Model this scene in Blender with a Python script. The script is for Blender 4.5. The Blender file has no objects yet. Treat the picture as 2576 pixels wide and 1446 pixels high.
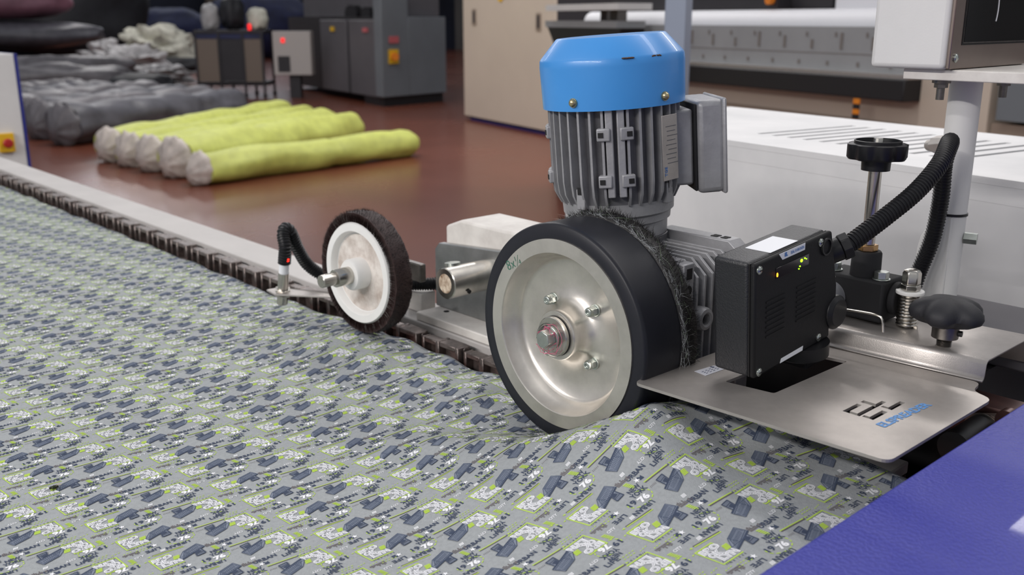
import bpy, bmesh, math, random
import numpy as np
from mathutils import Vector, Matrix, noise

scene = bpy.context.scene
COL = scene.collection
PI = math.pi
R = math.radians

# ---------------------------------------------------------------- camera
cam_d = bpy.data.cameras.new('camera')
cam = bpy.data.objects.new('camera', cam_d)
COL.objects.link(cam)
cam.location = (0.7223, -0.7280, 1.4118)
cam.rotation_euler = (R(90 - 15.4), 0, R(47.6))
cam_d.sensor_width = 36.0
cam_d.lens = 36.0 * 2450 / 2576
cam_d.clip_start = 0.02
cam_d.clip_end = 200
cam_d.dof.use_dof = True
cam_d.dof.focus_distance = 1.06
cam_d.dof.aperture_fstop = 7.0
scene.camera = cam

# ---------------------------------------------------------------- world, lamps, exposure
w = bpy.data.worlds.new('hall_ambient')
scene.world = w
w.use_nodes = True
w.node_tree.nodes['Background'].inputs[0].default_value = (0.90, 0.93, 1.0, 1)
w.node_tree.nodes['Background'].inputs[1].default_value = 0.42
scene.view_settings.view_transform = 'Standard'
scene.view_settings.look = 'None'
scene.view_settings.gamma = 1.0
scene.view_settings.exposure = 0.0
scene.view_settings.use_curve_mapping = False


def tube_or_fill(loc, sx, sy, power, rz=0.0, col=(1.0, 0.96, 0.94)):
    l = bpy.data.lights.new('tube_or_fill', 'AREA')
    l.shape = 'RECTANGLE'
    l.size = sx
    l.size_y = sy
    l.energy = power
    l.color = col
    o = bpy.data.objects.new('tube_or_fill', l)
    COL.objects.link(o)
    o.location = loc
    o.rotation_euler = (0, 0, rz)
    return o


# rows of fluorescent tubes under the hall roof, plus one added front fill
tube_or_fill((-0.4, 1.9, 4.2), 5.0, 0.35, 62)
tube_or_fill((-1.8, -1.6, 4.2), 5.0, 0.35, 12)
tube_or_fill((-0.5, -5.6, 4.2), 6.0, 0.35, 640)  # front fill, added to brighten upright faces on the camera side
tube_or_fill((-6.0, 4.6, 4.8), 5.0, 0.4, 85)
tube_or_fill((-3.0, 7.5, 4.8), 5.0, 0.4, 200)
tube_or_fill((-13.0, 3.5, 5.2), 6.0, 0.5, 85)
tube_or_fill((-10.0, 5.6, 5.2), 6.0, 0.5, 130)
tube_or_fill((-24.0, 9.0, 5.4), 8.0, 0.6, 200)

# ---------------------------------------------------------------- materials


def s2l(c):
    return tuple(((x / 255.0) / 12.92 if x / 255.0 <= 0.04045 else ((x / 255.0 + 0.055) / 1.055) ** 2.4) for x in c)


MATS = {}


def mat(name, rgb, rough=0.5, metal=0.0, var=0.0, vscale=8.0, bump=0.0, bscale=200.0, spec=0.5, coat=0.0,
        emit=None, estr=0.0, trans=0.0, stretch=None, dark=None, alpha=1.0, subsurf=0.0, rvar=0.0):
    """procedural principled material: colour varied by noise, fine relief by a noise bump"""
    m = bpy.data.materials.new(name)
    m.use_nodes = True
    nt = m.node_tree
    b = nt.nodes['Principled BSDF']
    c = s2l(rgb)
    b.inputs['Base Color'].default_value = (*c, 1)
    b.inputs['Roughness'].default_value = rough
    b.inputs['Metallic'].default_value = metal
    b.inputs['Specular IOR Level'].default_value = spec
    b.inputs['Coat Weight'].default_value = coat
    b.inputs['Transmission Weight'].default_value = trans
    b.inputs['Alpha'].default_value = alpha
    if emit:
        b.inputs['Emission Color'].default_value = (*s2l(emit), 1)
        b.inputs['Emission Strength'].default_value = estr
    tc = None
    if var or bump or rvar:
        tc = nt.nodes.new('ShaderNodeTexCoord')
        mp = nt.nodes.new('ShaderNodeMapping')
        nt.links.new(tc.outputs['Object'], mp.inputs['Vector'])
        if stretch:
            mp.inputs['Scale'].default_value = stretch
    if var or rvar:
        n = nt.nodes.new('ShaderNodeTexNoise')
        n.inputs['Scale'].default_value = vscale
        n.inputs['Detail'].default_value = 5
        n.inputs['Roughness'].default_value = 0.62
        nt.links.new(mp.outputs[0], n.inputs['Vector'])
    if var:
        rmp = nt.nodes.new('ShaderNodeValToRGB')
        d = s2l(dark) if dark else tuple(x * (1 - var) for x in c)
        rmp.color_ramp.elements[0].position = 0.32
        rmp.color_ramp.elements[0].color = (*d, 1)
        rmp.color_ramp.elements[1].position = 0.62
        rmp.color_ramp.elements[1].color = (*[min(1, x * (1 + 0.25 * var)) for x in c], 1)
        nt.links.new(n.outputs['Fac'], rmp.inputs['Fac'])
        nt.links.new(rmp.outputs['Color'], b.inputs['Base Color'])
    if rvar:
        mr = nt.nodes.new('ShaderNodeMapRange')
        mr.inputs['To Min'].default_value = max(0.02, rough - rvar)
        mr.inputs['To Max'].default_value = rough + rvar
        nt.links.new(n.outputs['Fac'], mr.inputs['Value'])
        nt.links.new(mr.outputs[0], b.inputs['Roughness'])
    if bump:
        nb = nt.nodes.new('ShaderNodeTexNoise')
        nb.inputs['Scale'].default_value = bscale
        nb.inputs['Detail'].default_value = 3
        nt.links.new(mp.outputs[0], nb.inputs['Vector'])
        bp = nt.nodes.new('ShaderNodeBump')
        bp.inputs['Strength'].default_value = bump
        bp.inputs['Distance'].default_value = 0.002
        nt.links.new(nb.outputs['Fac'], bp.inputs['Height'])
        nt.links.new(bp.outputs[0], b.inputs['Normal'])
    MATS[name] = m
    return m


mat('cloth_grey', (160, 164, 166), 0.92, var=0.10, vscale=260, bump=0.25, bscale=900, spec=0.15)
mat('ink_slate', (68, 77, 96), 0.9, spec=0.15)
mat('ink_bridge', (130, 138, 152), 0.9, spec=0.15)
mat('ink_stroke', (82, 92, 112), 0.9, spec=0.15)
mat('ink_inline', (146, 151, 158), 0.9, spec=0.15)
mat('ink_lime', (184, 213, 90), 0.9, spec=0.15)
mat('ink_white', (236, 237, 240), 0.9, spec=0.15)
mat('ink_brown', (105, 98, 100), 0.9, spec=0.15)
mat('white_paint', (220, 219, 217), 0.55, var=0.06, vscale=5, bump=0.05, bscale=400)
mat('white_worn', (222, 218, 212), 0.5, var=0.22, vscale=14, bump=0.12, bscale=120, dark=(200, 194, 188))
mat('rail_paint', (190, 186, 183), 0.55, var=0.10, vscale=5, bump=0.05, bscale=300)
mat('cabinet_white', (224, 223, 223), 0.45, var=0.07, vscale=3.0, dark=(206, 206, 207))
mat('link_iron', (122, 112, 108), 0.38, metal=0.75, var=0.5, vscale=60, bump=0.3, bscale=250)
mat('black_gap', (16, 15, 17), 0.7)
mat('rubber', (30, 31, 38), 0.42, var=0.15, vscale=25, spec=0.35, bump=0.03, bscale=500)
mat('alu_turned', (218, 213, 205), 0.33, metal=0.9, var=0.16, vscale=20, rvar=0.08, bump=0.02, bscale=300)
mat('alu_plate', (176, 178, 178), 0.36, metal=0.9, var=0.25, vscale=18, rvar=0.1)
mat('steel', (196, 192, 184), 0.25, metal=1.0, var=0.15, vscale=40)
mat('steel_dark', (120, 116, 112), 0.32, metal=0.9, var=0.3, vscale=60)
mat('stainless', (190, 184, 179), 0.42, metal=0.8, var=0.08, vscale=60, bump=0.08, bscale=900)
mat('stainless_brown', (150, 136, 128), 0.35, metal=0.85, var=0.1, vscale=10)
mat('zinc', (190, 196, 190), 0.28, metal=0.95, var=0.15, vscale=80)
mat('screw_yellow', (190, 178, 140), 0.28, metal=0.95)
mat('brass', (176, 140, 92), 0.3, metal=0.95)
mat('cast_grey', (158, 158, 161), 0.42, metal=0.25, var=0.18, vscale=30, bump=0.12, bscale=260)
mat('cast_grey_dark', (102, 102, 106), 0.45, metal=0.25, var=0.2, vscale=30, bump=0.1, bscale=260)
mat('blue_cover', (66, 148, 222), 0.36, var=0.05, vscale=6, coat=0.15)
mat('rust', (84, 62, 50), 0.8, var=0.4, vscale=300)
mat('black_box', (36, 37, 40), 0.38, bump=0.35, bscale=700, spec=0.5)
mat('black_panel', (15, 15, 17), 0.6, bump=0.12, bscale=900, spec=0.35)
mat('black_plastic', (19, 19, 22), 0.42, spec=0.4)
mat('black_matte', (23, 23, 26), 0.75, var=0.2, vscale=30)
mat('knob_soft', (29, 29, 34), 0.62, bump=0.1, bscale=700)
mat('nylon_white', (232, 231, 228), 0.4, subsurf=0.1, var=0.05, vscale=20)
mat('pin_rusty', (206, 192, 172), 0.5, var=0.6, vscale=90, dark=(120, 84, 56))
mat('nylon_dirty', (214, 207, 200), 0.55, var=0.45, vscale=26, dark=(158, 140, 128))
mat('bristle', (18, 15, 16), 0.55)
mat('bristle_brown', (52, 34, 32), 0.6)
mat('fibre_pale', (170, 166, 160), 0.8)
mat('lint', (176, 180, 182), 0.95, var=0.3, vscale=60)
mat('thread_pink', (214, 96, 132), 0.8)
mat('thread_green', (120, 140, 110), 0.8)
mat('pen_green', (58, 112, 92), 0.8)
mat('cover_blue', (38, 44, 150), 0.42, bump=0.6, bscale=300, coat=0.12, spec=0.5)
mat('paint_blue_edge', (40, 48, 130), 0.4)
mat('label_white', (228, 230, 234), 0.5)
mat('label_pale', (196, 198, 206), 0.5)
mat('label_blue', (70, 120, 186), 0.6)
mat('label_text', (70, 78, 110), 0.7)
mat('plate_blue_text', (92, 146, 206), 0.5)
mat('floor_paint', (108, 60, 45), 0.26, var=0.18, vscale=0.5, spec=0.36, rvar=0.06, bump=0.05, bscale=2)
mat('wall_dark', (38, 42, 58), 0.8, var=0.4, vscale=0.4)
mat('wall_side', (120, 116, 112), 0.8, var=0.2, vscale=0.4)
mat('window_light', (235, 240, 245), 0.5, emit=(235, 240, 250), estr=2.2)
mat('yellow_cloth', (192, 199, 102), 0.55, var=0.18, vscale=9, bump=0.4, bscale=24)
mat('wrap_pale', (196, 186, 178), 0.45, var=0.25, vscale=14, bump=0.5, bscale=30)
mat('grey_cloth', (80, 79, 86), 0.42, var=0.35, vscale=5, bump=0.6, bscale=9)
mat('grey_cloth_light', (100, 97, 101), 0.42, var=0.35, vscale=5, bump=0.6, bscale=9)
mat('dark_cloth', (20, 21, 28), 0.6, var=0.4, vscale=4, bump=0.5, bscale=8)
mat('navy_cloth', (36, 42, 78), 0.6, var=0.4, vscale=3, bump=0.5, bscale=6)
mat('mauve_cloth', (124, 84, 98), 0.5, var=0.25, vscale=4, bump=0.5, bscale=8)
mat('pale_cloth', (172, 170, 171), 0.5, var=0.3, vscale=4, bump=0.6, bscale=7)
mat('cream_cloth', (206, 204, 190), 0.6, var=0.35, vscale=3, bump=0.6, bscale=6)
mat('red_cloth', (110, 22, 26), 0.7, var=0.3, vscale=4)
mat('beige_panel', (198, 184, 169), 0.5, var=0.04, vscale=1.5)
mat('beige_dark', (150, 134, 120), 0.55)
mat('machine_grey', (94, 92, 96), 0.4, var=0.1, vscale=2)
mat('machine_slate', (112, 117, 122), 0.42, var=0.08, vscale=2)
mat('machine_dark', (44, 42, 46), 0.5, var=0.2, vscale=2)
mat('machine_black', (26, 25, 28), 0.5)
mat('box_grey', (172, 166, 162), 0.5)
mat('cart_panel', (110, 98, 88), 0.4)
mat('post_blue', (150, 160, 178), 0.5, var=0.04, vscale=3)
mat('band_grey', (150, 152, 154), 0.5, var=0.08, vscale=4)
mat('mark_grey', (118, 112, 108), 0.7)
mat('sheet_white', (226, 226, 230), 0.5)
mat('sign_yellow', (228, 182, 32), 0.5)
mat('sign_red', (176, 38, 32), 0.45)
mat('sign_orange', (226, 130, 34), 0.5)
mat('sign_pink', (190, 96, 100), 0.6)
mat('led_red', (255, 40, 24), 0.4, emit=(255, 30, 18), estr=9)
mat('led_green', (150, 255, 30), 0.4, emit=(140, 255, 20), estr=5)
mat('led_amber', (255, 150, 40), 0.4, emit=(255, 130, 20), estr=8)
mat('lamp_red', (240, 40, 40), 0.4, emit=(240, 40, 40), estr=1.2)
mat('smoke_window', (30, 24, 28), 0.12, spec=0.6, coat=0.3)
mat('screen_black', (10, 11, 14), 0.12, spec=0.5)
mat('dark_red_metal', (84, 58, 54), 0.35, metal=0.6, var=0.3, vscale=30)
mat('fly_body', (40, 44, 30), 0.3, metal=0.3)
mat('fly_wing', (150, 140, 120), 0.3)
mat('orange_tape', (224, 132, 30), 0.5)

# ---------------------------------------------------------------- mesh helpers
W = {}


def frame_of(axis):
    a = Vector(axis).normalized()
    t = Vector((0, 0, 1)) if abs(a.z) < 0.9 else Vector((1, 0, 0))
    e1 = a.cross(t).normalized()
    e2 = e1.cross(a).normalized()
    return a, e1, e2


class MB:
    def __init__(self):
        self.v = []
        self.f = []

    def add(self, vs, fs):
        o = len(self.v)
        self.v.extend(tuple(x) for x in vs)
        self.f.extend(tuple(i + o for i in f) for f in fs)
        return self

    def box(self, c, s, rz=0.0, M=None):
        vs = []
        for dx in (-.5, .5):
            for dy in (-.5, .5):
                for dz in (-.5, .5):
                    vs.append(Vector((dx * s[0], dy * s[1], dz * s[2])))
        if M is not None:
            vs = [M @ v for v in vs]
        elif rz:
            m = Matrix.Rotation(rz, 3, 'Z')
            vs = [m @ v for v in vs]
        c = Vector(c)
        vs = [v + c for v in vs]
        return self.add(vs, [(0, 1, 3, 2), (4, 6, 7, 5), (0, 4, 5, 1), (2, 3, 7, 6), (0, 2, 6, 4), (1, 5, 7, 3)])

    def span(self, a, b):
        return self.box([(a[i] + b[i]) / 2 for i in range(3)], [abs(b[i] - a[i]) for i in range(3)])

    def cyl(self, p0, p1, r0, r1=None, n=24, cap=True, rot=0.0):
        r1 = r0 if r1 is None else r1
        p0 = Vector(p0)
        p1 = Vector(p1)
        a, e1, e2 = frame_of(p1 - p0)
        vs = []
        for p, r in ((p0, r0), (p1, r1)):
            for i in range(n):
                t = 2 * PI * i / n + rot
                vs.append(p + e1 * (r * math.cos(t)) + e2 * (r * math.sin(t)))
        fs = [(i, (i + 1) % n, n + (i + 1) % n, n + i) for i in range(n)]
        if cap:
            fs += [tuple(range(n - 1, -1, -1)), tuple(range(n, 2 * n))]
        return self.add(vs, fs)

    def lathe(self, prof, o, axis, n=64, close=False):
        """prof: list of (radius, height along axis)"""
        o = Vector(o)
        a, e1, e2 = frame_of(axis)
        vs = []
        for r, h in prof:
            for i in range(n):
                t = 2 * PI * i / n
                vs.append(o + a * h + e1 * (r * math.cos(t)) + e2 * (r * math.sin(t)))
        fs = []
        k = len(prof)
        for j in range(k if close else k - 1):
            j2 = (j + 1) % k
            for i in range(n):
                i2 = (i + 1) % n
                fs.append((j * n + i, j * n + i2, j2 * n + i2, j2 * n + i))
        if not close:
            if prof[0][0] > 1e-6:
                fs.append(tuple(range(n - 1, -1, -1)))
            if prof[-1][0] > 1e-6:
                fs.append(tuple(range((k - 1) * n, k * n)))
        return self.add(vs, fs)

    def tube(self, pts, r, n=8, cap=True):
        pts = [Vector(p) for p in pts]
        k = len(pts)
        vs = []
        prev = None
        for j in range(k):
            d = (pts[min(j + 1, k - 1)] - pts[max(j - 1, 0)]).normalized()
            if prev is None:
                a, e1, e2 = frame_of(d)
            else:
                e1 = (prev - d * prev.dot(d)).normalized()
                e2 = e1.cross(d).normalized() * -1
            prev = e1
            e2 = d.cross(e1)
            rr = r[j] if isinstance(r, (list, tuple)) else r
            for i in range(n):
                t = 2 * PI * i / n
                vs.append(pts[j] + e1 * (rr * math.cos(t)) + e2 * (rr * math.sin(t)))
        fs = []
        for j in range(k - 1):
            for i in range(n):
                i2 = (i + 1) % n
                fs.append((j * n + i, j * n + i2, (j + 1) * n + i2, (j + 1) * n + i))
        if cap:
            fs += [tuple(range(n - 1, -1, -1)), tuple(range((k - 1) * n, k * n))]
        return self.add(vs, fs)

    def prism(self, poly, vec):
        poly = [Vector(p) for p in poly]
        vec = Vector(vec)
        n = len(poly)
        vs = poly + [p + vec for p in poly]
        fs = [tuple(range(n - 1, -1, -1)), tuple(range(n, 2 * n))]
        fs += [(i, (i + 1) % n, n + (i + 1) % n, n + i) for i in range(n)]
        return self.add(vs, fs)

    def ball(self, c, r, n=12, m=8):
        c = Vector(c)
        rs = r if isinstance(r, (list, tuple)) else (r, r, r)
        vs = [c + Vector((0, 0, -rs[2]))]
        for j in range(1, m):
            p = -PI / 2 + PI * j / m
            for i in range(n):
                t = 2 * PI * i / n
                vs.append(c + Vector((rs[0] * math.cos(p) * math.cos(t), rs[1] * math.cos(p) * math.sin(t), rs[2] * math.sin(p))))
        vs.append(c + Vector((0, 0, rs[2])))
        fs = [(0, 1 + (i + 1) % n, 1 + i) for i in range(n)]
        for j in range(m - 2):
            for i in range(n):
                i2 = (i + 1) % n
                fs.append((1 + j * n + i, 1 + j * n + i2, 1 + (j + 1) * n + i2, 1 + (j + 1) * n + i))
        t = len(vs) - 1
        fs += [(t, 1 + (m - 2) * n + i, 1 + (m - 2) * n + (i + 1) % n) for i in range(n)]
        return self.add(vs, fs)

    def noise(self, amp, scale, seed=0):
        off = Vector((seed * 7.3, seed * 3.1, seed * 5.7))
        self.v = [tuple(Vector(v) + noise.noise_vector(Vector(v) * scale + off) * amp) for v in self.v]
        return self

    def xform(self, M):
        self.v = [tuple(M @ Vector(v)) for v in self.v]
        return self

    def mesh(self, name, ang=35):
        me = bpy.data.meshes.new(name)
        me.from_pydata(self.v, [], self.f)
        bm = bmesh.new()
        bm.from_mesh(me)
        bmesh.ops.recalc_face_normals(bm, faces=bm.faces)
        bm.to_mesh(me)
        bm.free()
        me.shade_smooth()
        me.set_sharp_from_angle(angle=R(ang))
        return me

    def build(self, name, m, parent=None, bevel=0.0, ang=35, local=False, label=None, kind=None, seg=2):
        if parent is not None and not local and parent in W:
            self.xform(W[parent].inverted())
        loc = None
        if parent is None:
            a = np.array(self.v)
            loc = Vector(((a[:, 0].min() + a[:, 0].max()) / 2, (a[:, 1].min() + a[:, 1].max()) / 2, a[:, 2].min()))
            self.v = [tuple(Vector(v) - loc) for v in self.v]
        me = self.mesh(name, ang)
        ms = m if isinstance(m, (list, tuple)) else [m]
        for q in ms:
            me.materials.append(MATS[q])
        o = bpy.data.objects.new(name, me)
        COL.objects.link(o)
        if parent is not None:
            o.parent = parent
            W[o] = W[parent]
        else:
            o.location = loc
            W[o] = Matrix.Translation(loc)
        if bevel:
            b = o.modifiers.new('bevel', 'BEVEL')
            b.width = bevel
            b.segments = seg
            b.limit_method = 'ANGLE'
            b.angle_limit = R(40)
        if label:
            o['label'] = label
        if kind:
            o['kind'] = kind
        return o


def tag(o, label, cat, group=None, kind=None):
    o['label'] = label
    o['category'] = cat
    if group:
        o['group'] = group
    if kind:
        o['kind'] = kind
    return o


def thing(name, label, cat, loc=(0, 0, 0), rot=None, group=None):
    o = bpy.data.objects.new(name, None)
    COL.objects.link(o)
    o.empty_display_size = 0.02
    o.location = loc
    M = Matrix.Translation(Vector(loc))
    if rot is not None:
        M = M @ rot.to_4x4()
        o.rotation_euler = rot.to_euler()
    W[o] = M
    tag(o, label, cat, group)
    return o


def struct(o):
    o['kind'] = 'structure'
    return o


def spline(pts, step):
    pts = [Vector(p) for p in pts]
    P = [pts[0] * 2 - pts[1]] + pts + [pts[-1] * 2 - pts[-2]]
    out = []
    for i in range(1, len(P) - 2):
        p0, p1, p2, p3 = P[i - 1:i + 3]
        n = max(2, int((p2 - p1).length / step))
        for k in range(n):
            t = k / n
            out.append(0.5 * (2 * p1 + (p2 - p0) * t + (2 * p0 - 5 * p1 + 4 * p2 - p3) * t * t + (3 * p1 - p0 - 3 * p2 + p3) * t ** 3))
    out.append(pts[-1])
    return out


def hose_mb(pts, r, pitch=0.0042, n=14):
    path = spline(pts, pitch / 4)
    rr = [r * (1.0 if (j % 4) in (0, 1) else 0.86) for j in range(len(path))]
    return MB().tube(path, rr, n)


def hexbolt(c, axis, r, h, n=6):
    a = Vector(axis).normalized()
    m = MB().cyl(c, Vector(c) + a * h, r, n=6)
    return m


_txt_cache = {}


def text2d(s, size=1.0, sx=1.0, bold=0.0, res=2, center=True, shear=0.0):
    """letter outlines of the built-in font as a flat triangle mesh: verts (N,2), faces"""
    key = (s, round(bold, 4), res, shear)
    if key not in _txt_cache:
        cu = bpy.data.curves.new('t', 'FONT')
        cu.body = s
        cu.size = 1.0
        cu.offset = bold
        cu.resolution_u = res
        cu.shear = shear
        cu.fill_mode = 'FRONT'
        o = bpy.data.objects.new('t', cu)
        COL.objects.link(o)
        dg = bpy.context.evaluated_depsgraph_get()
        me = o.evaluated_get(dg).to_mesh()
        v = np.array([q.co[:2] for q in me.vertices])
        f = [tuple(p.vertices) for p in me.polygons]
        o.evaluated_get(dg).to_mesh_clear()
        bpy.data.objects.remove(o)
        bpy.data.curves.remove(cu)
        mid = (v.min(0) + v.max(0)) / 2
        hh = v[:, 1].max() - v[:, 1].min()
        _txt_cache[key] = ((v - mid) / hh, f)
    v, f = _txt_cache[key]
    v = v * size
    v = v * np.array([sx, 1.0])
    return v, f


def text_on(s, size, o, ex, ey, sx=1.0, bold=0.0, width=None, off=0.0002):
    """text mesh laid on a plane: origin o (centre), ex reading direction, ey up direction"""
    v, f = text2d(s, size, sx, bold)
    if width:
        v = v * np.array([width / (v[:, 0].max() - v[:, 0].min()), 1.0])
    o = Vector(o)
    ex = Vector(ex).normalized()
    ey = Vector(ey).normalized()
    n = ex.cross(ey)
    m = MB()
    m.add([o + ex * float(p[0]) + ey * float(p[1]) + n * off for p in v], f)
    return m

# ================================================================ the hall
struct(MB().span((-40, -14, -0.05), (14, 34, 0.0)).build('floor', 'floor_paint'))
struct(MB().span((-37.3, -14, 0), (-37, 34, 9)).build('wall_back', 'wall_dark'))
struct(MB().span((-37, 30, 0), (14, 30.3, 9)).build('wall_right', 'wall_side'))
for i, y in enumerate((11.2, 14.6, 18.0, 21.4)):
    wo = MB().span((-36.99, y, 4.4), (-36.96, y + 2.7, 7.0)).build('window_%d' % (i + 1), 'window_light')
    struct(wo)
    fr = MB()
    fr.span((-36.96, y - 0.08, 4.32), (-36.88, y + 2.78, 4.42)).span((-36.96, y - 0.08, 6.98), (-36.88, y + 2.78, 7.08))
    fr.span((-36.96, y - 0.08, 4.42), (-36.88, y + 0.02, 6.98)).span((-36.96, y + 2.68, 4.42), (-36.88, y + 2.78, 6.98))
    fr.span((-36.96, y + 1.31, 4.42), (-36.9, y + 1.39, 6.98))
    fr.build('window_frame', 'machine_dark', wo)

# ================================================================ the fabric web
CP = np.array([
    # far flat web
    (-4.0, -1.7, .925), (-4.0, -.6, .925), (-4.0, .10, .926), (-2.2, -1.7, .925), (-2.2, -.5, .925), (-2.2, .10, .926),
    (-1.4, -1.0, .925), (-1.4, -.3, .925), (-1.4, .10, .926), (-.95, -.7, .925), (-.95, -.2, .925), (-.95, .04, .926), (-.95, .10, .928),
    (-.6, -1.2, .925), (-.6, -.4, .925), (-.6, -.15, .926), (-.62, .0, .930), (-.62, .10, .934),
    (-.466, .06, .9525), (-.466, .10, .941), (-.45, -.02, .938), (-.4, -.15, .928), (-.3, -.3, .925), (-.3, .02, .940), (-.3, .10, .9385), (-.3, -.1, .931),
    (-.16, .03, .945), (-.16, .1, .940), (-.17, -.03, .938), (0, .03, .9480), (0, .1, .945), (0.0, .0, .9482),
    # tension ridge in front of the wheel
    (-.130, -.124, .9400), (-.085, -.104, .949), (-.040, -.082, .959), (.035, -.053, .982), (.076, -.024, 1.001), (.110, -.002, 1.020), (.135, .012, 1.030),
    (-.09, -.045, .9420), (-.03, -.022, .9520), (-.16, -.07, .936),
    # rising web between wheel, guide plate and cover (measured on the repeat of the print)
    (-.0527, -.2545, .9295), (.0066, -.2463, .9327), (.0652, -.2366, .9356), (.1228, -.2281, .9390),
    (-.1512, -.1377, .9340), (-.095, -.1308, .9400), (-.0388, -.1236, .9480), (.0189, -.1189, .9588), (.0791, -.1115, .9715), (.142, -.1037, .9827),
    (.2051, -.0933, .9879), (.2675, -.0772, .9850), (.33, -.0591, .9800), (.1452, .029, 1.0240), (.2065, .0435, 1.0020), (.2711, .0619, .9937), (.3375, .0798, .9847),
    (.15, .13, 1.016), (.25, .13, .994), (.40, .13, .98), (.45, .03, .975), (.6, .06, .975), (.6, -.3, .955), (.45, -.15, .965), (.28, -.20, .960),
    (.10, -.5, .930), (.3, -.6, .932), (-.1, -.8, .925), (.6, -1.7, .925), (-.6, -1.7, .925), (.2, -.36, .940), (-.2, -.4, .925),
])


def tps(r2):
    return 0.5 * r2 * np.log(r2 + 1e-12)


_n = len(CP)
_d2 = ((CP[:, None, :2] - CP[None, :, :2]) ** 2).sum(-1)
_A = np.zeros((_n + 3, _n + 3))
_A[:_n, :_n] = tps(_d2) + np.eye(_n) * 2e-5
_A[:_n, _n] = 1
_A[:_n, _n + 1:] = CP[:, :2]
_A[_n:, :_n] = _A[:_n, _n:].T
_sol = np.linalg.solve(_A, np.concatenate([CP[:, 2], [0, 0, 0]]))


def smooth(a, b, x):
    t = np.clip((x - a) / (b - a), 0, 1)
    return t * t * (3 - 2 * t)


def web_edge(x):
    return 0.103 + 0.03 * smooth(0.10, 0.17, x) + 0.003 * np.sin(x * 31) * (1 - smooth(-.1, .1, x))


def web_z(x, y):
    x = np.asarray(x, float)
    y = np.asarray(y, float)
    out = np.empty_like(x)
    for s in range(0, x.size, 40000):
        sl = slice(s, s + 40000)
        xx, yy = x[sl], y[sl]
        d2 = (xx[:, None] - CP[None, :, 0]) ** 2 + (yy[:, None] - CP[None, :, 1]) ** 2
        z = tps(d2) @ _sol[:_n] + _sol[_n] + _sol[_n + 1] * xx + _sol[_n + 2] * yy
        # small slack waves along the selvedge
        k = smooth(-.12, .05, yy) * smooth(-.62, -.4, xx) * (1 - smooth(-.16, -.1, xx))
        z = z + 0.0028 * k * np.sin(xx * 62 + yy * 25)
        z = z + 0.0012 * smooth(-.02, .08, yy) * (1 - smooth(-.6, -.4, xx)) * np.sin(xx * 48)
        # the wheel and the brush press the web down
        xc = np.clip(xx, -.118, .118)
        tire = 1.075 - np.sqrt(.1262 ** 2 - xc ** 2) + np.maximum(np.abs(xx) - .118, 0) * 3.0
        dist = np.maximum(0, np.maximum(-.002 - yy, yy - .092))
        z = np.minimum(z, tire + dist * 2.0)
        xb = np.clip(xx + .466, -.08, .08)
        brush = 1.048 - np.sqrt(.0925 ** 2 - xb ** 2) + np.maximum(np.abs(xx + .466) - .08, 0) * 3
        dist = np.maximum(0, np.maximum(.036 - yy, yy - .085))
        z = np.minimum(z, brush + dist * 2.0)
        # the guide plate keeps it down
        z = np.where(xx > .1, np.minimum(z, 1.046), z)
        out[sl] = z
    return out


xs = np.concatenate([np.arange(-4.0, -.62, .02), np.arange(-.62, .42, .004), np.array([.4245])])
vs_ = np.concatenate([np.arange(-1.7, -.42, .04), np.arange(-.42, .100, .004), [.103]])
XX, VV = np.meshgrid(xs, vs_, indexing='ij')
k = smooth(-.15, .103, VV)
YY = VV + (web_edge(XX) - .103) * k
ZZ = web_z(XX.ravel(), YY.ravel())
nx, ny = XX.shape
me = bpy.data.meshes.new('fabric_web')
co = np.stack([XX.ravel(), YY.ravel(), ZZ], 1)
idx = np.arange(nx * ny).reshape(nx, ny)
quads = np.stack([idx[:-1, :-1], idx[1:, :-1], idx[1:, 1:], idx[:-1, 1:]], -1).reshape(-1, 4)
FB = Vector((-1.2, -.4, .9))
me.from_pydata((co - np.array(FB)).tolist(), [], quads.tolist())
me.shade_smooth()
me.materials.append(MATS['cloth_grey'])
web = bpy.data.objects.new('fabric', me)
COL.objects.link(web)
web.location = FB
W[web] = Matrix.Translation(FB)
tag(web, 'grey printed fabric with city lettering spread out under the black wheel', 'fabric')
sm = web.modifiers.new('thickness', 'SOLIDIFY')
sm.thickness = .0007
sm.offset = -1

# ---- the printed repeat: (s, t) in mm, s along the lettering (+Y), t = up (-X)
INK = ['ink_slate', 'ink_bridge', 'ink_lime', 'ink_white', 'ink_brown', 'ink_stroke', 'ink_inline']
SL, BR, LI, WH, BN, SK, IL = range(7)


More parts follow.
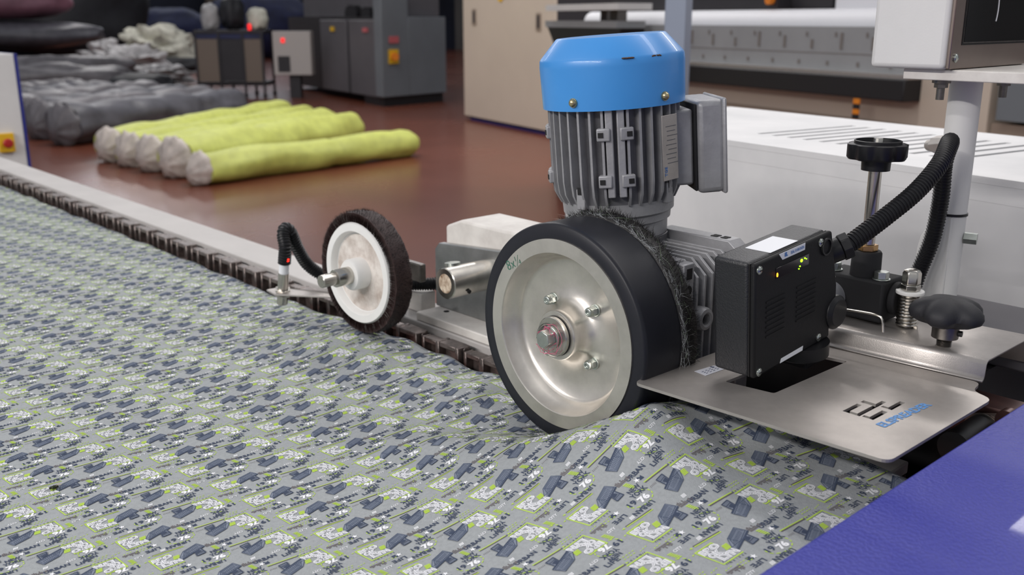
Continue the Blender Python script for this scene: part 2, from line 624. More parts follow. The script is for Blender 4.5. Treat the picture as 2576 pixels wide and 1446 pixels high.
class Print:
    def __init__(self):
        self.v = []
        self.f = []
        self.c = []
        self.h = []

    def add(self, v, f, c, lay=0):
        o = len(self.v)
        self.v.extend([(float(p[0]), float(p[1])) for p in v])
        self.h.extend([lay] * len(v))
        for q in f:
            self.f.append(tuple(i + o for i in q))
            self.c.append(c)

    def text(self, s, ctr, h, c, rot=0, width=None, bold=.02, lay=0, res=2, shear=0):
        v, f = text2d(s, h, 1.0, bold, res, shear=shear)
        if width:
            v = v * np.array([width / (v[:, 0].max() - v[:, 0].min()), 1])
        if rot:
            v = -v
        self.add(v + np.array(ctr), f, c, lay)

    def line(self, a, b, wd, c, lay=0, seg=7.0):
        a = np.array(a, float)
        b = np.array(b, float)
        L = np.hypot(*(b - a))
        if L < 1e-6:
            return
        d = (b - a) / L
        n = np.array([-d[1], d[0]]) * wd / 2
        k = max(1, int(math.ceil(L / seg)))
        vs = []
        fs = []
        for i in range(k + 1):
            p = a + d * L * i / k
            vs += [p + n, p - n]
        for i in range(k):
            fs.append((2 * i, 2 * i + 1, 2 * i + 3, 2 * i + 2))
        self.add(vs, fs, c, lay)

    def poly(self, p, c, lay=0):
        self.add(p, [tuple(range(len(p)))], c, lay)

    def grid(self, q, c, lay=0, n=4):
        """quad patch split in n x n"""
        q = [np.array(p, float) for p in q]
        vs = []
        for i in range(n + 1):
            for j in range(n + 1):
                u, v = i / n, j / n
                vs.append((q[0] * (1 - u) + q[1] * u) * (1 - v) + (q[3] * (1 - u) + q[2] * u) * v)
        fs = [(i * (n + 1) + j, (i + 1) * (n + 1) + j, (i + 1) * (n + 1) + j + 1, i * (n + 1) + j + 1) for i in range(n) for j in range(n)]
        self.add(vs, fs, c, lay)


def put(P, Q, ctr=None, at=None):
    """add the pieces of Q upright, and once more turned half round about ctr"""
    o = len(P.v)
    P.v += list(Q.v)
    P.h += list(Q.h)
    P.f += [tuple(i + o for i in f) for f in Q.f]
    P.c += list(Q.c)
    if ctr is not None:
        o = len(P.v)
        P.v += [(2 * ctr[0] - q[0], 2 * ctr[1] - q[1]) for q in Q.v]
        P.h += list(Q.h)
        P.f += [tuple(i + o for i in f) for f in Q.f]
        P.c += list(Q.c)


def make_tile(near):
    P = Print()
    # ---- framed BROOKLYN block with the bridge sketch
    Q = Print()
    Q.line((-52.4, 36.4), (-33.5, 36.6), 1.25, LI)
    Q.line((-33.5, 37.1), (-33.3, 33.6), 1.0, LI)
    Q.line((-52.2, 36.8), (-49.6, 12.8), 1.25, LI)
    Q.line((-50.0, 13.0), (-26.8, 13.6), 1.25, LI)
    for s, c, wd in (('BRO', (-41.4, 32.0), 17.4), ('OK', (-43.0, 25.4), 11.6), ('LYN', (-36.8, 18.6), 17.4)):
        Q.text(s, c, 7.0, WH, width=wd + 1.6, bold=.10, lay=1, res=2)
        Q.text(s, c, 5.6, IL, width=wd - 0.4, bold=.018, lay=2, res=2)
        Q.text(s, c, 5.2, WH, width=wd - 0.9, bold=-.012, lay=3, res=2)
    for i in range(5):
        Q.line((-33.6 + i * .35, 23.4 + i * 1.25), (-27.6 + i * .35, 23.4 + i * 1.25), 1.05, LI)
    A, B, C, D, E_ = (np.array(q, float) for q in ((-21.4, 31.4), (-5.6, 37.2), (-1.6, 27.6), (-27.2, 17.8), (-28.4, 22.2)))
    Q.grid([A, B, C, D], BR, 1, 5)
    Q.poly([A, E_, D], BR, 1)
    Q.grid([(-13.6, 22.6), (-6.0, 25.2), (-5.4, 15.6), (-14.4, 14.6)], BR, 1, 3)
    Q.line(D, C, 1.5, SL, 2, 6)
    Q.line(D * .88 + A * .12, C * .82 + B * .18, .5, SL, 2)
    for q in ((A, B), (A, E_), (E_, D), (B, C), (A, D * .6 + C * .4), (E_, D * .35 + C * .65)):
        Q.line(q[0], q[1], .55, SK, 2)
    nn = 12 if near else 7
    for i in range(1, nn):
        u = i / nn
        tp_ = A * (1 - u) + B * u
        Q.line(tp_, D * (1 - u) + C * u, .34, SK, 2, 20)
        if near:
            u2 = min(1, u + .20)
            Q.line(tp_, D * (1 - u2) + C * u2, .24, SK, 2, 20)
            u3 = max(0, u - .18)
            Q.line(tp_, D * (1 - u3) + C * u3, .24, SK, 2, 20)
    Q.poly([(-12.8, 22.8), (-8.6, 24.2), (-8.0, 20.6), (-12.4, 19.2)], SL, 3)
    Q.line((-13.4, 22.4), (-14.4, 14.6), .9, SL, 3)
    Q.line((-6.2, 25.0), (-5.4, 15.6), .9, SL, 3)
    Q.line((-14.4, 14.6), (-5.4, 15.6), .8, SL, 3)
    if near:
        for i in range(6):
            Q.line((-12.6 + i * 1.2, 21.6 + i * .4), (-13.2 + i * 1.4, 15.0 + i * .1), .38, SL, 3)
        Q.line((-13.8, 18.0), (-5.8, 19.4), .4, SL, 3)
        for i in range(6):
            Q.text('BRIDGE'[i], (-43.6 + i * 3.2, 11.2), 1.7, SL, bold=.02, res=1)
        for i in range(3):
            Q.line((-48.6 + i * 1.7, 10.8), (-47.4 + i * 1.7, 13.2), .35, SL)
            Q.line((-48.0 + i * 1.7, 14.6), (-46.6 + i * 1.7, 16.8), .35, SL)
    for i in range(5):
        Q.line((-82.0 + i * 3.4, 17.4), (-80.2 + i * 3.4, 17.4), .8, LI)
        if i < 4:
            Q.line((-80.2 + i * 3.4, 14.4), (-78.4 + i * 3.4, 14.4), .8, LI)
    for i in range(3):
        Q.line((-64.5 + i * 3.2, 12.6 + i * .5), (-63.0 + i * 3.2, 12.8 + i * .5), .9, LI)
    put(P, Q, (-56.0, 10.4))
    # ---- URBAN / LIFE
    Q = Print()
    Q.text('URBAN', (-9.0, -8.4), 5.4, SL, 1, width=23.0, bold=.03)
    Q.text('LIFE', (-31.0, -2.6), 4.9, SL, 1, width=14.2, bold=.025)
    put(P, Q, (-59.4, 8.3))
    # ---- star and arrow
    Q = Print()
    Q.poly([((3.1 if i % 2 == 0 else 1.3) * math.cos(PI / 2 + i * PI / 5) - 26.6, (3.1 if i % 2 == 0 else 1.3) * math.sin(PI / 2 + i * PI / 5) + 4.9) for i in range(10)], WH, 1)
    Q.poly([(-33.4, 7.6), (-28.6, 7.2), (-29.6, 5.6), (-27.2, 3.2), (-29.4, 2.6), (-31.2, 4.4), (-33.2, 2.8)], SL, 0)
    put(P, Q, (-71.4, 11.4))
    # ---- double rule
    Q = Print()
    Q.line((-36.0, -12.6), (-6.6, -14.0), .95, BN)
    Q.line((-35.6, -13.8), (-6.2, -15.2), 1.05, LI)
    Q.poly([(-41.0, -13.4), (-38.0, -14.8), (-37.8, -12.6)], LI)
    put(P, Q, (-60.3, -1.7))
    # ---- CITY and white hatch
    Q = Print()
    Q.text('CITY', (-45.4, -6.6), 3.3, WH, width=9.4, bold=.02, shear=.2)
    for i in range(4):
        Q.line((-26.4 + i * 1.2, -11.0), (-25.2 + i * 1.2, -7.2), .8, WH)
    put(P, Q, (-70.7, 11.9))
    # ---- skyline bars
    Q = Print()
    hs = [2.4, 4.2, 3.2, 2.2, 3.4, 5.6, 3.0, 4.8, 6.4, 5.2]
    for i, h in enumerate(hs):
        y = 0.0
        while y < h:
            Q.line((-56.8 + i * 1.55, 5.4 - y), (-56.8 + i * 1.55, 5.4 - min(h, y + 1.7)), 1.05, BN)
            y += 2.1 if near else 9
    put(P, Q, (-86.5, 15.2))
    # ---- lime hatch
    Q = Print()
    for i in range(6):
        Q.line((-56.4 + i * .3, -6.0 - i * 1.6), (-52.2 + i * .3, -6.4 - i * 1.6), 1.05, LI)
    put(P, Q, (-89.1, 4.4))
    # ---- fine strokes and a loose dash
    Q = Print()
    if near:
        for i in range(5):
            Q.line((14.4 + i * 1.5, 2.6), (15.2 + i * 1.5, 4.8), .3, BN)
    Q.line((-46.0, -20.4), (-43.8, -20.0), 1.0, LI)
    put(P, Q)
    # ---- NEW YORK 1976
    Q = Print()
    Q.text('NEW', (4.6, 13.4), 5.2, SL, width=13.6, bold=.03)
    Q.text('YORK', (3.8, 7.6), 5.4, SL, width=18.0, bold=.03)
    Q.text('19', (-10.2, 2.6), 6.2, SL, width=8.4, bold=.03)
    Q.text('76', (0.8, -0.2), 7.2, WH, width=11.0, bold=.06, lay=1)
    nd = 13
    for i in range(nd):
        if i in (3, 4, 5):
            continue
        a0 = 2 * PI * i / nd
        a1 = a0 + 2 * PI / nd * .62
        Q.line((-2 + 13.2 * math.cos(a0), 1.8 + 8.4 * math.sin(a0)), (-2 + 13.2 * math.cos(a1), 1.8 + 8.4 * math.sin(a1)), .95, LI)
    put(P, Q, (-33.0, -9.6))
    return P


T0 = (-0.171, -0.2687)
AV = np.array((0.0557, 0.0104))
BV = np.array((0.0, 0.130))
# plan shift of the repeat where the web climbs and stretches
DP = np.array([(-.3938, -.3103, 0, 0), (-.3381, -.2999, 0, 0), (-.2824, -.2895, .0009, -.0005), (-.2267, -.2791, .0012, -.0001), (-.171, -.2687, .0014, -.0007),
               (-.1153, -.2583, .0027, -.0025), (-.0596, -.2479, .0069, -.0066), (-.0039, -.2375, .0105, -.0088), (.0518, -.2271, .0134, -.0095), (.1075, -.2167, .0153, -.0114),
               (-.171, -.1387, .0150, .001), (-.1153, -.1283, .0180, -.0025), (-.0596, -.1179, .0208, -.0057), (-.0039, -.1075, .0228, -.0114), (.0518, -.0971, .0273, -.0144), (.1075, -.0867, .0345, -.017),
               (.1632, -.0763, .0419, -.017), (.2189, -.0659, .0486, -.0113), (.2746, -.0555, .0554, -.0036), (.1075, .0433, .0377, -.0143), (.1632, .0537, .0433, -.0102), (.2189, .0641, .0522, -.0022), (.2746, .0745, .0629, .0053),
               (-.6, -.1, 0, 0), (-.6, .1, 0, 0), (-.6, -.4, 0, 0), (-1.2, -.8, 0, 0), (-1.2, .1, 0, 0), (-2.5, -.8, 0, 0), (-2.5, .1, 0, 0), (-3.4, -.3, 0, 0), (-.35, 0, .003, 0), (-.35, .1, .003, 0),
               (-.4, -.9, 0, 0), (0, -.9, .003, 0), (.3, -.9, .006, 0), (.4, -.4, .02, -.01), (-.1, .06, .02, 0)])
_nd = len(DP)
_d2 = ((DP[:, None, :2] - DP[None, :, :2]) ** 2).sum(-1)
_A2 = np.zeros((_nd + 3, _nd + 3))
_A2[:_nd, :_nd] = tps(_d2) + np.eye(_nd) * 4e-4
_A2[:_nd, _nd] = 1
_A2[:_nd, _nd + 1:] = DP[:, :2]
_A2[_nd:, :_nd] = _A2[:_nd, _nd:].T
_ds = np.linalg.solve(_A2, np.concatenate([DP[:, 2:], np.zeros((3, 2))]))


def warp(xy):
    d2 = (xy[:, 0][:, None] - DP[None, :, 0]) ** 2 + (xy[:, 1][:, None] - DP[None, :, 1]) ** 2
    return xy + tps(d2) @ _ds[:_nd] + _ds[_nd] + xy[:, :1] * _ds[_nd + 1] + xy[:, 1:] * _ds[_nd + 2]


TV, TF, TC, THh = {}, {}, {}, {}
for near in (True, False):
    P = make_tile(near)
    TV[near] = np.array(P.v) * .001
    TF[near] = P.f
    TC[near] = P.c
    THh[near] = np.array(P.h)
all_xy, all_h, starts, counts, allidx, allmat = [], [], [], [], [], []
off = 0
for i in range(-64, 10):
    for j in range(-7, 9):
        o = np.array(T0) + AV * i + BV * j
        if o[0] < -3.7 or o[0] > .50 or o[1] < -.85 or o[1] > .26:
            continue
        # outside what a viewer near the machine could see
        if o[1] < -.62 and o[0] < -1.5:
            continue
        near = o[0] > -1.15
        t = TV[near]
        xy = np.stack([o[0] - t[:, 1], o[1] + t[:, 0]], 1)
        if o[0] > -1.3:
            xy = warp(xy)
        ok = (xy[:, 1] < web_edge(xy[:, 0]) - .001) & (xy[:, 0] < .422) & (xy[:, 0] > -3.95)
        if not ok.any():
            continue
        all_xy.append(xy)
        all_h.append(THh[near])
        okl = ok.tolist()
        for f, c in zip(TF[near], TC[near]):
            if all(okl[q] for q in f):
                counts.append(len(f))
                allidx.extend([q + off for q in f])
                allmat.append(c)
        off += len(t)
xy = np.concatenate(all_xy)
hh = np.concatenate(all_h)
zz = web_z(xy[:, 0], xy[:, 1]) + .00036 + hh * .00012
co = np.stack([xy[:, 0], xy[:, 1], zz], 1) - np.array(FB)
me = bpy.data.meshes.new('print')
me.vertices.add(len(co))
me.vertices.foreach_set('co', co.astype(np.float32).ravel())
me.loops.add(len(allidx))
me.loops.foreach_set('vertex_index', np.array(allidx, dtype=np.int32))
me.polygons.add(len(counts))
st = np.concatenate([[0], np.cumsum(counts)[:-1]]).astype(np.int32)
me.polygons.foreach_set('loop_start', st)
me.polygons.foreach_set('material_index', np.array(allmat, dtype=np.int32))
for q in INK:
    me.materials.append(MATS[q])
me.update(calc_edges=True)
me.validate()
pr = bpy.data.objects.new('print', me)
COL.objects.link(pr)
pr.parent = web
pr['kind'] = 'stuff'
pr['label'] = 'slate, lime and white city lettering and bridge print'
print('print polys', len(counts), 'verts', len(co))

# ================================================================ chain and rail
ch = thing('conveyor_chain', 'dark iron pin chain running along the white rail', 'chain', (-1.4, .13, .92))


def link_mb(outer):
    L = .052 if outer else .040
    y0 = 0.0 if outer else .007
    z1 = .0 if outer else -.004
    m = MB()
    t = .0075 if outer else .006
    for sx in (-1, 1):
        m.span((sx * L / 2, y0, -.040), (sx * (L / 2 - t), .024, z1))
    m.span((-L / 2 + t, y0 + .001, z1 - .008), (L / 2 - t, .0255, z1 - .0005))
    m.span((-L / 2 + t, y0 + .013, -.040), (L / 2 - t, .024, z1 - .008))
    if outer:
        m.span((-L / 2 + t, y0 + .003, -.040), (L / 2 - t, y0 + .014, -.033))
        m.cyl((-L / 2 - .001, .016, -.006), (L / 2 + .001, .016, -.006), .006, n=10)
    return m


lm = []
for outer in (True, False):
    me = link_mb(outer).mesh('link')
    me.materials.append(MATS['link_iron'])
    lm.append(me)
i = 0
x = .26
while x > -3.95:
    o = bpy.data.objects.new('link', lm[i % 2])
    COL.objects.link(o)
    o.parent = ch
    W[o] = W[ch]
    o.location = Vector((x, .112, .9525 + .0006 * math.sin(i * 1.7))) - Vector((-1.4, .13, .92))
    o.rotation_euler = (0, 0, .012 * math.sin(i * 2.3))
    b = o.modifiers.new('bevel', 'BEVEL')
    b.width = .0012
    b.segments = 1
    b.limit_method = 'ANGLE'
    i += 1
    x -= .0500
rl = thing('rail', 'long white painted rail beside the chain, worn along its edge', 'rail', (-1.6, .2, .55))
MB().span((-4.0, .152, .938), (.30, .238, .952)).build('rail_cap', 'rail_paint', rl, bevel=.002)
MB().span((-4.0, .156, .60), (.30, .234, .9379)).build('rail_web', 'black_gap', rl)
MB().span((-4.0, .105, .86), (.30, .1555, .9165)).build('chain_bed', 'black_gap', rl)
for k in range(4):
    MB().span((-3.2 + k * 1.05, .16, .0), (-3.1 + k * 1.05, .23, .5999)).build('leg', 'machine_dark', rl)

# ================================================================ pressing wheel
WC = Vector((0, 0, 1.075))
YA = (0, 1, 0)
dw = thing('pressing_wheel', 'large black rubber wheel with dished aluminium rim rolling on the fabric', 'wheel', (0, .03, .95))
MB().lathe([(.1075, .001), (.1225, .0), (.1245, .002), (.125, .006), (.125, .056), (.1235, .060), (.1075, .060)], WC, YA, 128, close=True).build('tire', 'rubber', dw, ang=50)
rim = MB().lathe([(.1078, .0595), (.1078, -.0008), (.0925, -.0008), (.0912, .0008), (.0885, .0125), (.0862, .0140), (.0838, .0215), (.0790, .0258), (.050, .0265), (.040, .0248),
                  (.0330, .0200), (.0295, .0125), (.0284, .0050), (.0284, -.0018), (.0274, -.0030), (.0, -.0030)], WC, YA, 128).build('rim', 'alu_turned', dw, ang=50)
MB().lathe([(.0228, -.0031), (.0228, -.0048), (.0, -.0048)], WC, YA, 48).build('spacer', 'black_matte', dw)
MB().lathe([(.0226, -.0048), (.0226, -.0085), (.0216, -.0094), (.0, -.0094)], WC, YA, 48).build('washer', 'steel', dw)
bo = MB().cyl(WC + Vector((0, -.0094, 0)), WC + Vector((0, -.0125, 0)), .0128, n=32).cyl(WC + Vector((0, -.0125, 0)), WC + Vector((0, -.0240, 0)), .0102, n=6, rot=.3).build('hub_bolt', 'zinc', dw, bevel=.0008)
for sx, sz in ((-1, 1), (1, 1), (1, -1), (-1, -1)):
    c = WC + Vector((sx * .0320, .0262, sz * .0305))
    nm = MB().cyl(c, c + Vector((0, -.0022, 0)), .0072, n=20).cyl(c + Vector((0, -.0022, 0)), c + Vector((0, -.0085, 0)), .0060, n=6, rot=.4)
    nm.lathe([(.0054, .0), (.0054, .0030), (.0044, .0048), (.0024, .0052), (.0024, .0030), (.0, .0030)], c + Vector((0, -.0085, 0)), (0, -1, 0), 20)
    nm.build('lock_nut', 'zinc', dw, bevel=.0004)
text_on('8x¼', .0115, WC + Vector((-.0715, -.0009, .0695)), Vector((.87, 0, .49)), Vector((-.49, 0, .87)), bold=-.012, width=.025).build('pen_mark', 'pen_green', dw, label='green handwritten 8x¼ on the rim')
rnd = random.Random(11)
tm = MB()
for k in range(9):
    a0 = rnd.uniform(0, 6.28)
    rr = rnd.uniform(.010, .019)
    pts = []
    for q in range(6):
        a = a0 + q * rnd.uniform(.35, .75)
        pts.append(WC + Vector((rr * math.cos(a) * rnd.uniform(.7, 1.15), -.0108 - rnd.uniform(0, .010), rr * math.sin(a) * rnd.uniform(.7, 1.15))))
    tm.tube(spline(pts, .0015), .00022, 5)
tm.build('thread', 'thread_pink', dw, label='pink loose threads wound on the hub bolt')
tm = MB()
for k in range(4):
    a0 = rnd.uniform(1, 3)
    pts = [WC + Vector(((.012 + .003 * q) * math.cos(a0 + q * .5), -.0104, (.012 + .003 * q) * math.sin(a0 + q * .5))) for q in range(5)]
    tm.tube(spline(pts, .0015), .00020, 5)
tm.build('thread', 'black_matte', dw)
MB().cyl((0, .0605, 1.075), (0, .10, 1.075), .022, n=32).build('axle', 'steel_dark', dw)
# brush ring and lint packed behind the tyre
MB().lathe([(.06, .0615), (.1245, .0615), (.1275, .070), (.1265, .084), (.1225, .088), (.06, .088)], WC, YA, 96, close=True).noise(.0016, 160, 3).build('bristle_ring', 'bristle', dw, ang=80, label='black bristle ring behind the tyre')


def hairs(n, seed, r0, r1, y0, y1, length, wdt, curl):
    rd = random.Random(seed)
    m = MB()
    for _ in range(n):
        a = rd.uniform(0, 2 * PI)
        y = rd.uniform(y0, y1)
        r = rd.uniform(r0, r1)
        p = WC + Vector((r * math.cos(a), y, r * math.sin(a)))
        rad = Vector((math.cos(a), 0, math.sin(a)))
        tan = Vector((-math.sin(a), 0, math.cos(a)))
        d = (rad * rd.uniform(.2, 1) + tan * rd.uniform(-curl, curl) + Vector((0, rd.uniform(-.5, .4), 0))).normalized()
        L = length * rd.uniform(.4, 1.3)
        sd = d.cross(Vector((rd.uniform(-1, 1), rd.uniform(-1, 1), rd.uniform(-1, 1)))).normalized() * wdt
        b = tan * rd.uniform(-1, 1) * L * .5 * curl
        q1 = p + d * L * .55 + b * .4
        q2 = p + d * L + b
        m.add([p - sd, p + sd, q1 + sd * .8, q1 - sd * .8, q2], [(0, 1, 2, 3), (3, 2, 4)])
    return m


hairs(7000, 5, .121, .1268, .063, .088, .0085, .00022, .4).build('bristles', 'bristle', dw, kind='stuff')
hairs(1500, 6, .1232, .1258, .0600, .0685, .010, .00013, 2.6).build('lint', 'lint', dw, kind='stuff', label='pale lint caught behind the tyre')
hairs(260, 8, .1235, .127, .0605, .080, .015, .00014, 2.6).build('lint', 'thread_green', dw, kind='stuff')

# ================================================================ worm gearbox
gb = thing('worm_gearbox', 'ribbed grey cast gearbox under the motor, behind the black wheel', 'gearbox', (0, .155, .95))
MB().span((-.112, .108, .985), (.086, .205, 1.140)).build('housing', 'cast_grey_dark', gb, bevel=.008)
for k in range(7):
    y = .1135 + .0138 * k
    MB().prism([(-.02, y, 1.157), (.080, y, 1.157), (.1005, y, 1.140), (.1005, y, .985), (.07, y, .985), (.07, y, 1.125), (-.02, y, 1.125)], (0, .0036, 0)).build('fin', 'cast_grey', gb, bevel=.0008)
MB().prism([(-.02, .1940, 1.166), (.082, .1940, 1.166), (.1035, .1940, 1.150), (.1035, .1940, .985), (-.02, .1940, .985)], (0, .024, 0)).build('end_flange', 'cast_grey', gb, bevel=.0015)
cb = MB()
cb.span((.080, .0900, 1.086), (.1000, .1085, 1.158))
cbo = cb.build('corner_block', 'cast_grey', gb, bevel=.0015)
MB().span((.1001, .0950, 1.1405), (.1006, .1040, 1.1525)).build('socket', 'black_gap', cbo)
MB().cyl((.1001, .0995, 1.128), (.1006, .0995, 1.128), .0052, n=20).build('socket', 'black_gap', cbo)
MB().span((.1001, .0950, 1.103), (.1006, .1040, 1.113)).build('socket', 'black_gap', cbo)
MB().cyl((.083, .099, 1.1582), (.083, .099, 1.160), .007, n=20).build('plug', 'cast_grey', cbo)
MB().lathe([(.0065, .0), (.0065, .012), (.0085, .0135), (.0120, .0125), (.0135, .009), (.0135, .0)], (.096, .1235, 1.092), (1, 0, 0), 32, close=True).build('lug', 'cast_grey', gb, ang=50)
MB().cyl((.0975, .1235, 1.092), (.1005, .1235, 1.092), .0064, n=24).build('lug_bore', 'black_gap', gb)
MB().lathe([(.0, .0), (.070, .0), (.070, .010), (.060, .016), (.060, .024), (.0, .024)], (-.054, .158, 1.1405), (0, 0, 1), 48).build('input_flange', 'cast_grey_dark', gb, bevel=.001)
fb = MB()
for yy in (.2045, .2105):
    fb.span((.052, yy - .0042, 1.1662), (.061, yy, 1.1668)).span((.066, yy - .0042, 1.1662), (.074, yy, 1.1668))
fb.build('flange_slots', 'black_gap', gb)

# ================================================================ electric motor (leans slightly to the left)
axm = Vector((-.050, -.056, 1)).normalized()
e1 = Vector((1, 0, 0))
e1 = (e1 - axm * e1.dot(axm)).normalized()
e2 = axm.cross(e1)
RM = Matrix((e1, e2, axm)).transposed()
mo = thing('electric_motor', 'grey finned electric motor with sky blue fan cover standing above the wheel', 'motor', (-.052, .158, 1.158), RM)
MB().lathe([(.0, .0), (.0545, .0), (.0575, .004), (.0585, .020), (.0620, .022), (.0630, .030), (.0665, .033), (.0675, .048), (.0, .048)], (0, 0, 0), (0, 0, 1), 72).build('end_bell', 'cast_grey', mo, local=True, ang=30)
MB().cyl((0, 0, .046), (0, 0, .165), .0665, n=72).build('stator_body', 'cast_grey_dark', mo, local=True)  # darker grey puts the shade between the fins into the colour
CA = math.atan2(-.74, .67)            # direction (in plan) towards the camera side
TA = R(51)                           # direction of the terminal box
NF = 34
fin = MB()
fin.prism([(.064, -.0014, .047), (.0700, -.0014, .047), (.0765, -.0014, .060), (.0782, -.0014, .075), (.0785, -.0014, .166), (.064, -.0014, .166)], (0, .0028, 0))
fme = fin.mesh('fin')
fme.materials.append(MATS['cast_grey'])
for k in range(NF):
    a = 2 * PI * (k + .5) / NF
    da = (a - CA + PI) % (2 * PI) - PI
    if abs(da) < .12 or abs((a - TA + PI) % (2 * PI) - PI) < .40:
        continue
    o = bpy.data.objects.new('fin', fme)
    COL.objects.link(o)
    o.parent = mo
    W[o] = W[mo]
    o.rotation_euler = (0, 0, a)


def polar(a, r, z):
    return Vector((r * math.cos(a), r * math.sin(a), z))


def rbox(a, r, z, sr, st, sz):
    M = Matrix.Rotation(a, 3, 'Z')
    return MB().box(polar(a, r, z), (sr, st, sz), M=M)


# smooth rib pair on the camera side, and the two pairs of foot bosses
for da in (-.085, .085):
    rbox(CA + da, .0715, .112, .014, .0085, .106).build('rib', 'cast_grey', mo, local=True, bevel=.0012)
for base, rr in ((CA, .0755), (CA - PI / 2, .0765)):
    for z in (.078, .131):
        for s in (-1, 1):
            b = rbox(base + s * .165, rr, z, .0120, .0155, .0145).build('foot_boss', 'cast_grey', mo, local=True, bevel=.0015)
            rbox(base + s * .200, rr + .0045, z, .0050, .0060, .0056).build('slot', 'black_gap', b, local=True)
# clamp lugs on the bell
for a in (CA - .62, CA + .95):
    rbox(a, .0695, .056, .010, .012, .024).build('bell_lug', 'cast_grey', mo, local=True, bevel=.001)
    rbox(a, .0745, .066, .0012, .0065, .0085).build('bell_window', 'black_gap', mo, local=True)
# blue fan cover
MB().lathe([(.0815, .158), (.0835, .158), (.0848, .205), (.0842, .2125), (.0825, .2152), (.0640, .2358), (.0625, .2366), (.0, .2366)], (0, 0, 0), (0, 0, 1), 96).build('fan_cover', 'blue_cover', mo, local=True, ang=28)
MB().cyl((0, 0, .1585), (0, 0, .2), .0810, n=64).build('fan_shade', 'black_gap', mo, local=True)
for da, ww in ((.16, .0085), (.56, .0035), (.64, .0042)):
    chip = MB()
    rd = random.Random(int(da * 100))
    for q in range(4):
        a = CA + da + q * .035 * ww / .0085
        chip.ball(polar(a, .0835, .2135 - rd.uniform(0, .0010)), (ww * .35, ww * .35, .0010), 8, 6)
    chip.build('paint_chip', 'rust', mo, local=True)
for da in (-.56, .74, .74 + 1.6, -.56 - 1.6):
    a = CA + da
    d = polar(a, 1, 0)
    s = MB().cyl(polar(a, .0833, .168), polar(a, .0855, .168), .0052, n=20).ball(polar(a, .0850, .168), .0048, 14, 8).build('screw', 'screw_yellow', mo, local=True)
# terminal box on the +X side
RT = Matrix.Rotation(TA, 4, 'Z')
tb = MB().span((.060, -.038, .060), (.0850, .038, .148)).xform(RT).build('terminal_box', 'cast_grey', mo, local=True, bevel=.003)
MB().span((.0851, -.044, .053), (.0880, .044, .154)).xform(RT).build('gasket', 'black_matte', tb, local=True, bevel=.001)
MB().prism([(.0881, -.0465, .0495), (.0881, .0465, .0495), (.0881, .0465, .1575), (.0881, -.0465, .1575)], (.0330, 0, 0)).xform(RT).build('lid', 'cast_grey', tb, local=True, bevel=.007, seg=3)
MB().span((.1175, -.0480, .0480), (.1228, .0480, .1590)).xform(RT).build('lid_rim', 'cast_grey', tb, local=True, bevel=.0028)
# rating plate
a = CA + .84
M = Matrix.Rotation(a, 3, 'Z')
npl = MB().box(polar(a, .0822, .1095), (.0008, .0270, .0740), M=M).build('rating_plate', 'stainless', mo, local=True, bevel=.0003)
er, et = polar(a, 1, 0), polar(a + PI / 2, 1, 0)
tx = text_on('TGE', .0045, polar(a, .0827, .0830) - et * .0085, Vector((0, 0, 1)), -et, bold=.02, width=.0110)
tx.build('plate_letters', 'label_blue', npl, local=True)
lines = MB()
for q in range(9):
    zc = .092 + q * .0052
    lines.box(polar(a, .08265, zc) + et * (.002 if q % 3 else .004), (.0002, .0150 if q % 2 else .0185, .0009), M=M)
lines.build('plate_print', 'cast_grey_dark', npl, local=True)

# ================================================================ brush wheel
BC = Vector((-.466, .045, 1.048))
BA = Vector((-.055, 1, .008)).normalized()
bw = thing('brush_wheel', 'white nylon wheel with dark bristle edge standing on the chain', 'wheel', (-.466, .06, .956))
MB().lathe([(.0755, .030), (.0768, .026), (.0768, .002), (.0745, -.001), (.0640, -.001), (.0622, .001), (.0600, .009), (.0560, .0100), (.0, .0105)], BC, BA, 96).build('nylon_rim', 'nylon_white', bw, ang=45)
MB().lathe([(.0585, .0090), (.0560, .0092), (.0240, .0092), (.0, .0092)], BC, BA, 72).build('disc_web', 'nylon_dirty', bw)
MB().lathe([(.0, -.014), (.0215, -.014), (.0235, -.011), (.0235, .0090), (.0, .0090)], BC, BA, 48).build('hub', 'nylon_white', bw, ang=40)
MB().lathe([(.0, -.040), (.0125, -.040), (.0132, -.039), (.0132, -.0141), (.0, -.0141)], BC, BA, 40).build('collar', 'steel', bw)
MB().lathe([(.0, -.064), (.0085, -.064), (.0095, -.063), (.0095, -.0401), (.0, -.0401)], BC, BA, 40).build('shaft', 'steel', bw)
MB().lathe([(.0769, .004), (.0905, .002), (.0918, .010), (.0918, .026), (.0900, .032), (.0769, .030)], BC, BA, 128, close=True).noise(.0012, 140, 2).build('bristle_band', 'bristle_brown', bw, ang=80)


def brush_hairs(n, seed, side, length, wdt, spread):
    rd = random.Random(seed)
    a_, f1, f2 = frame_of(BA)
    m = MB()
    for _ in range(n):
        t = rd.uniform(0, 2 * PI)
        rad = f1 * math.cos(t) + f2 * math.sin(t)
        tan = f2 * math.cos(t) - f1 * math.sin(t)
        if side:
            r = .0772
            h = .0018 - rd.uniform(0, .0012)
            d = (rad + tan * rd.uniform(-spread, spread) - BA * rd.uniform(.02, .12)).normalized()
            L = .0155 * rd.uniform(.7, 1.15)
        else:
            r = .0905
            h = rd.uniform(.003, .030)
            d = (rad + tan * rd.uniform(-spread, spread) + BA * rd.uniform(-.3, .3)).normalized()
            L = length * rd.uniform(.4, 1.2)
        p = BC + rad * r + BA * h
        if p.z + d.z * L < .951:
            continue
        sd = d.cross(BA if not side else rad.cross(d) + tan).normalized() * wdt
        q = p + d * L
        m.add([p - sd, p + sd, q], [(0, 1, 2)])
    return m


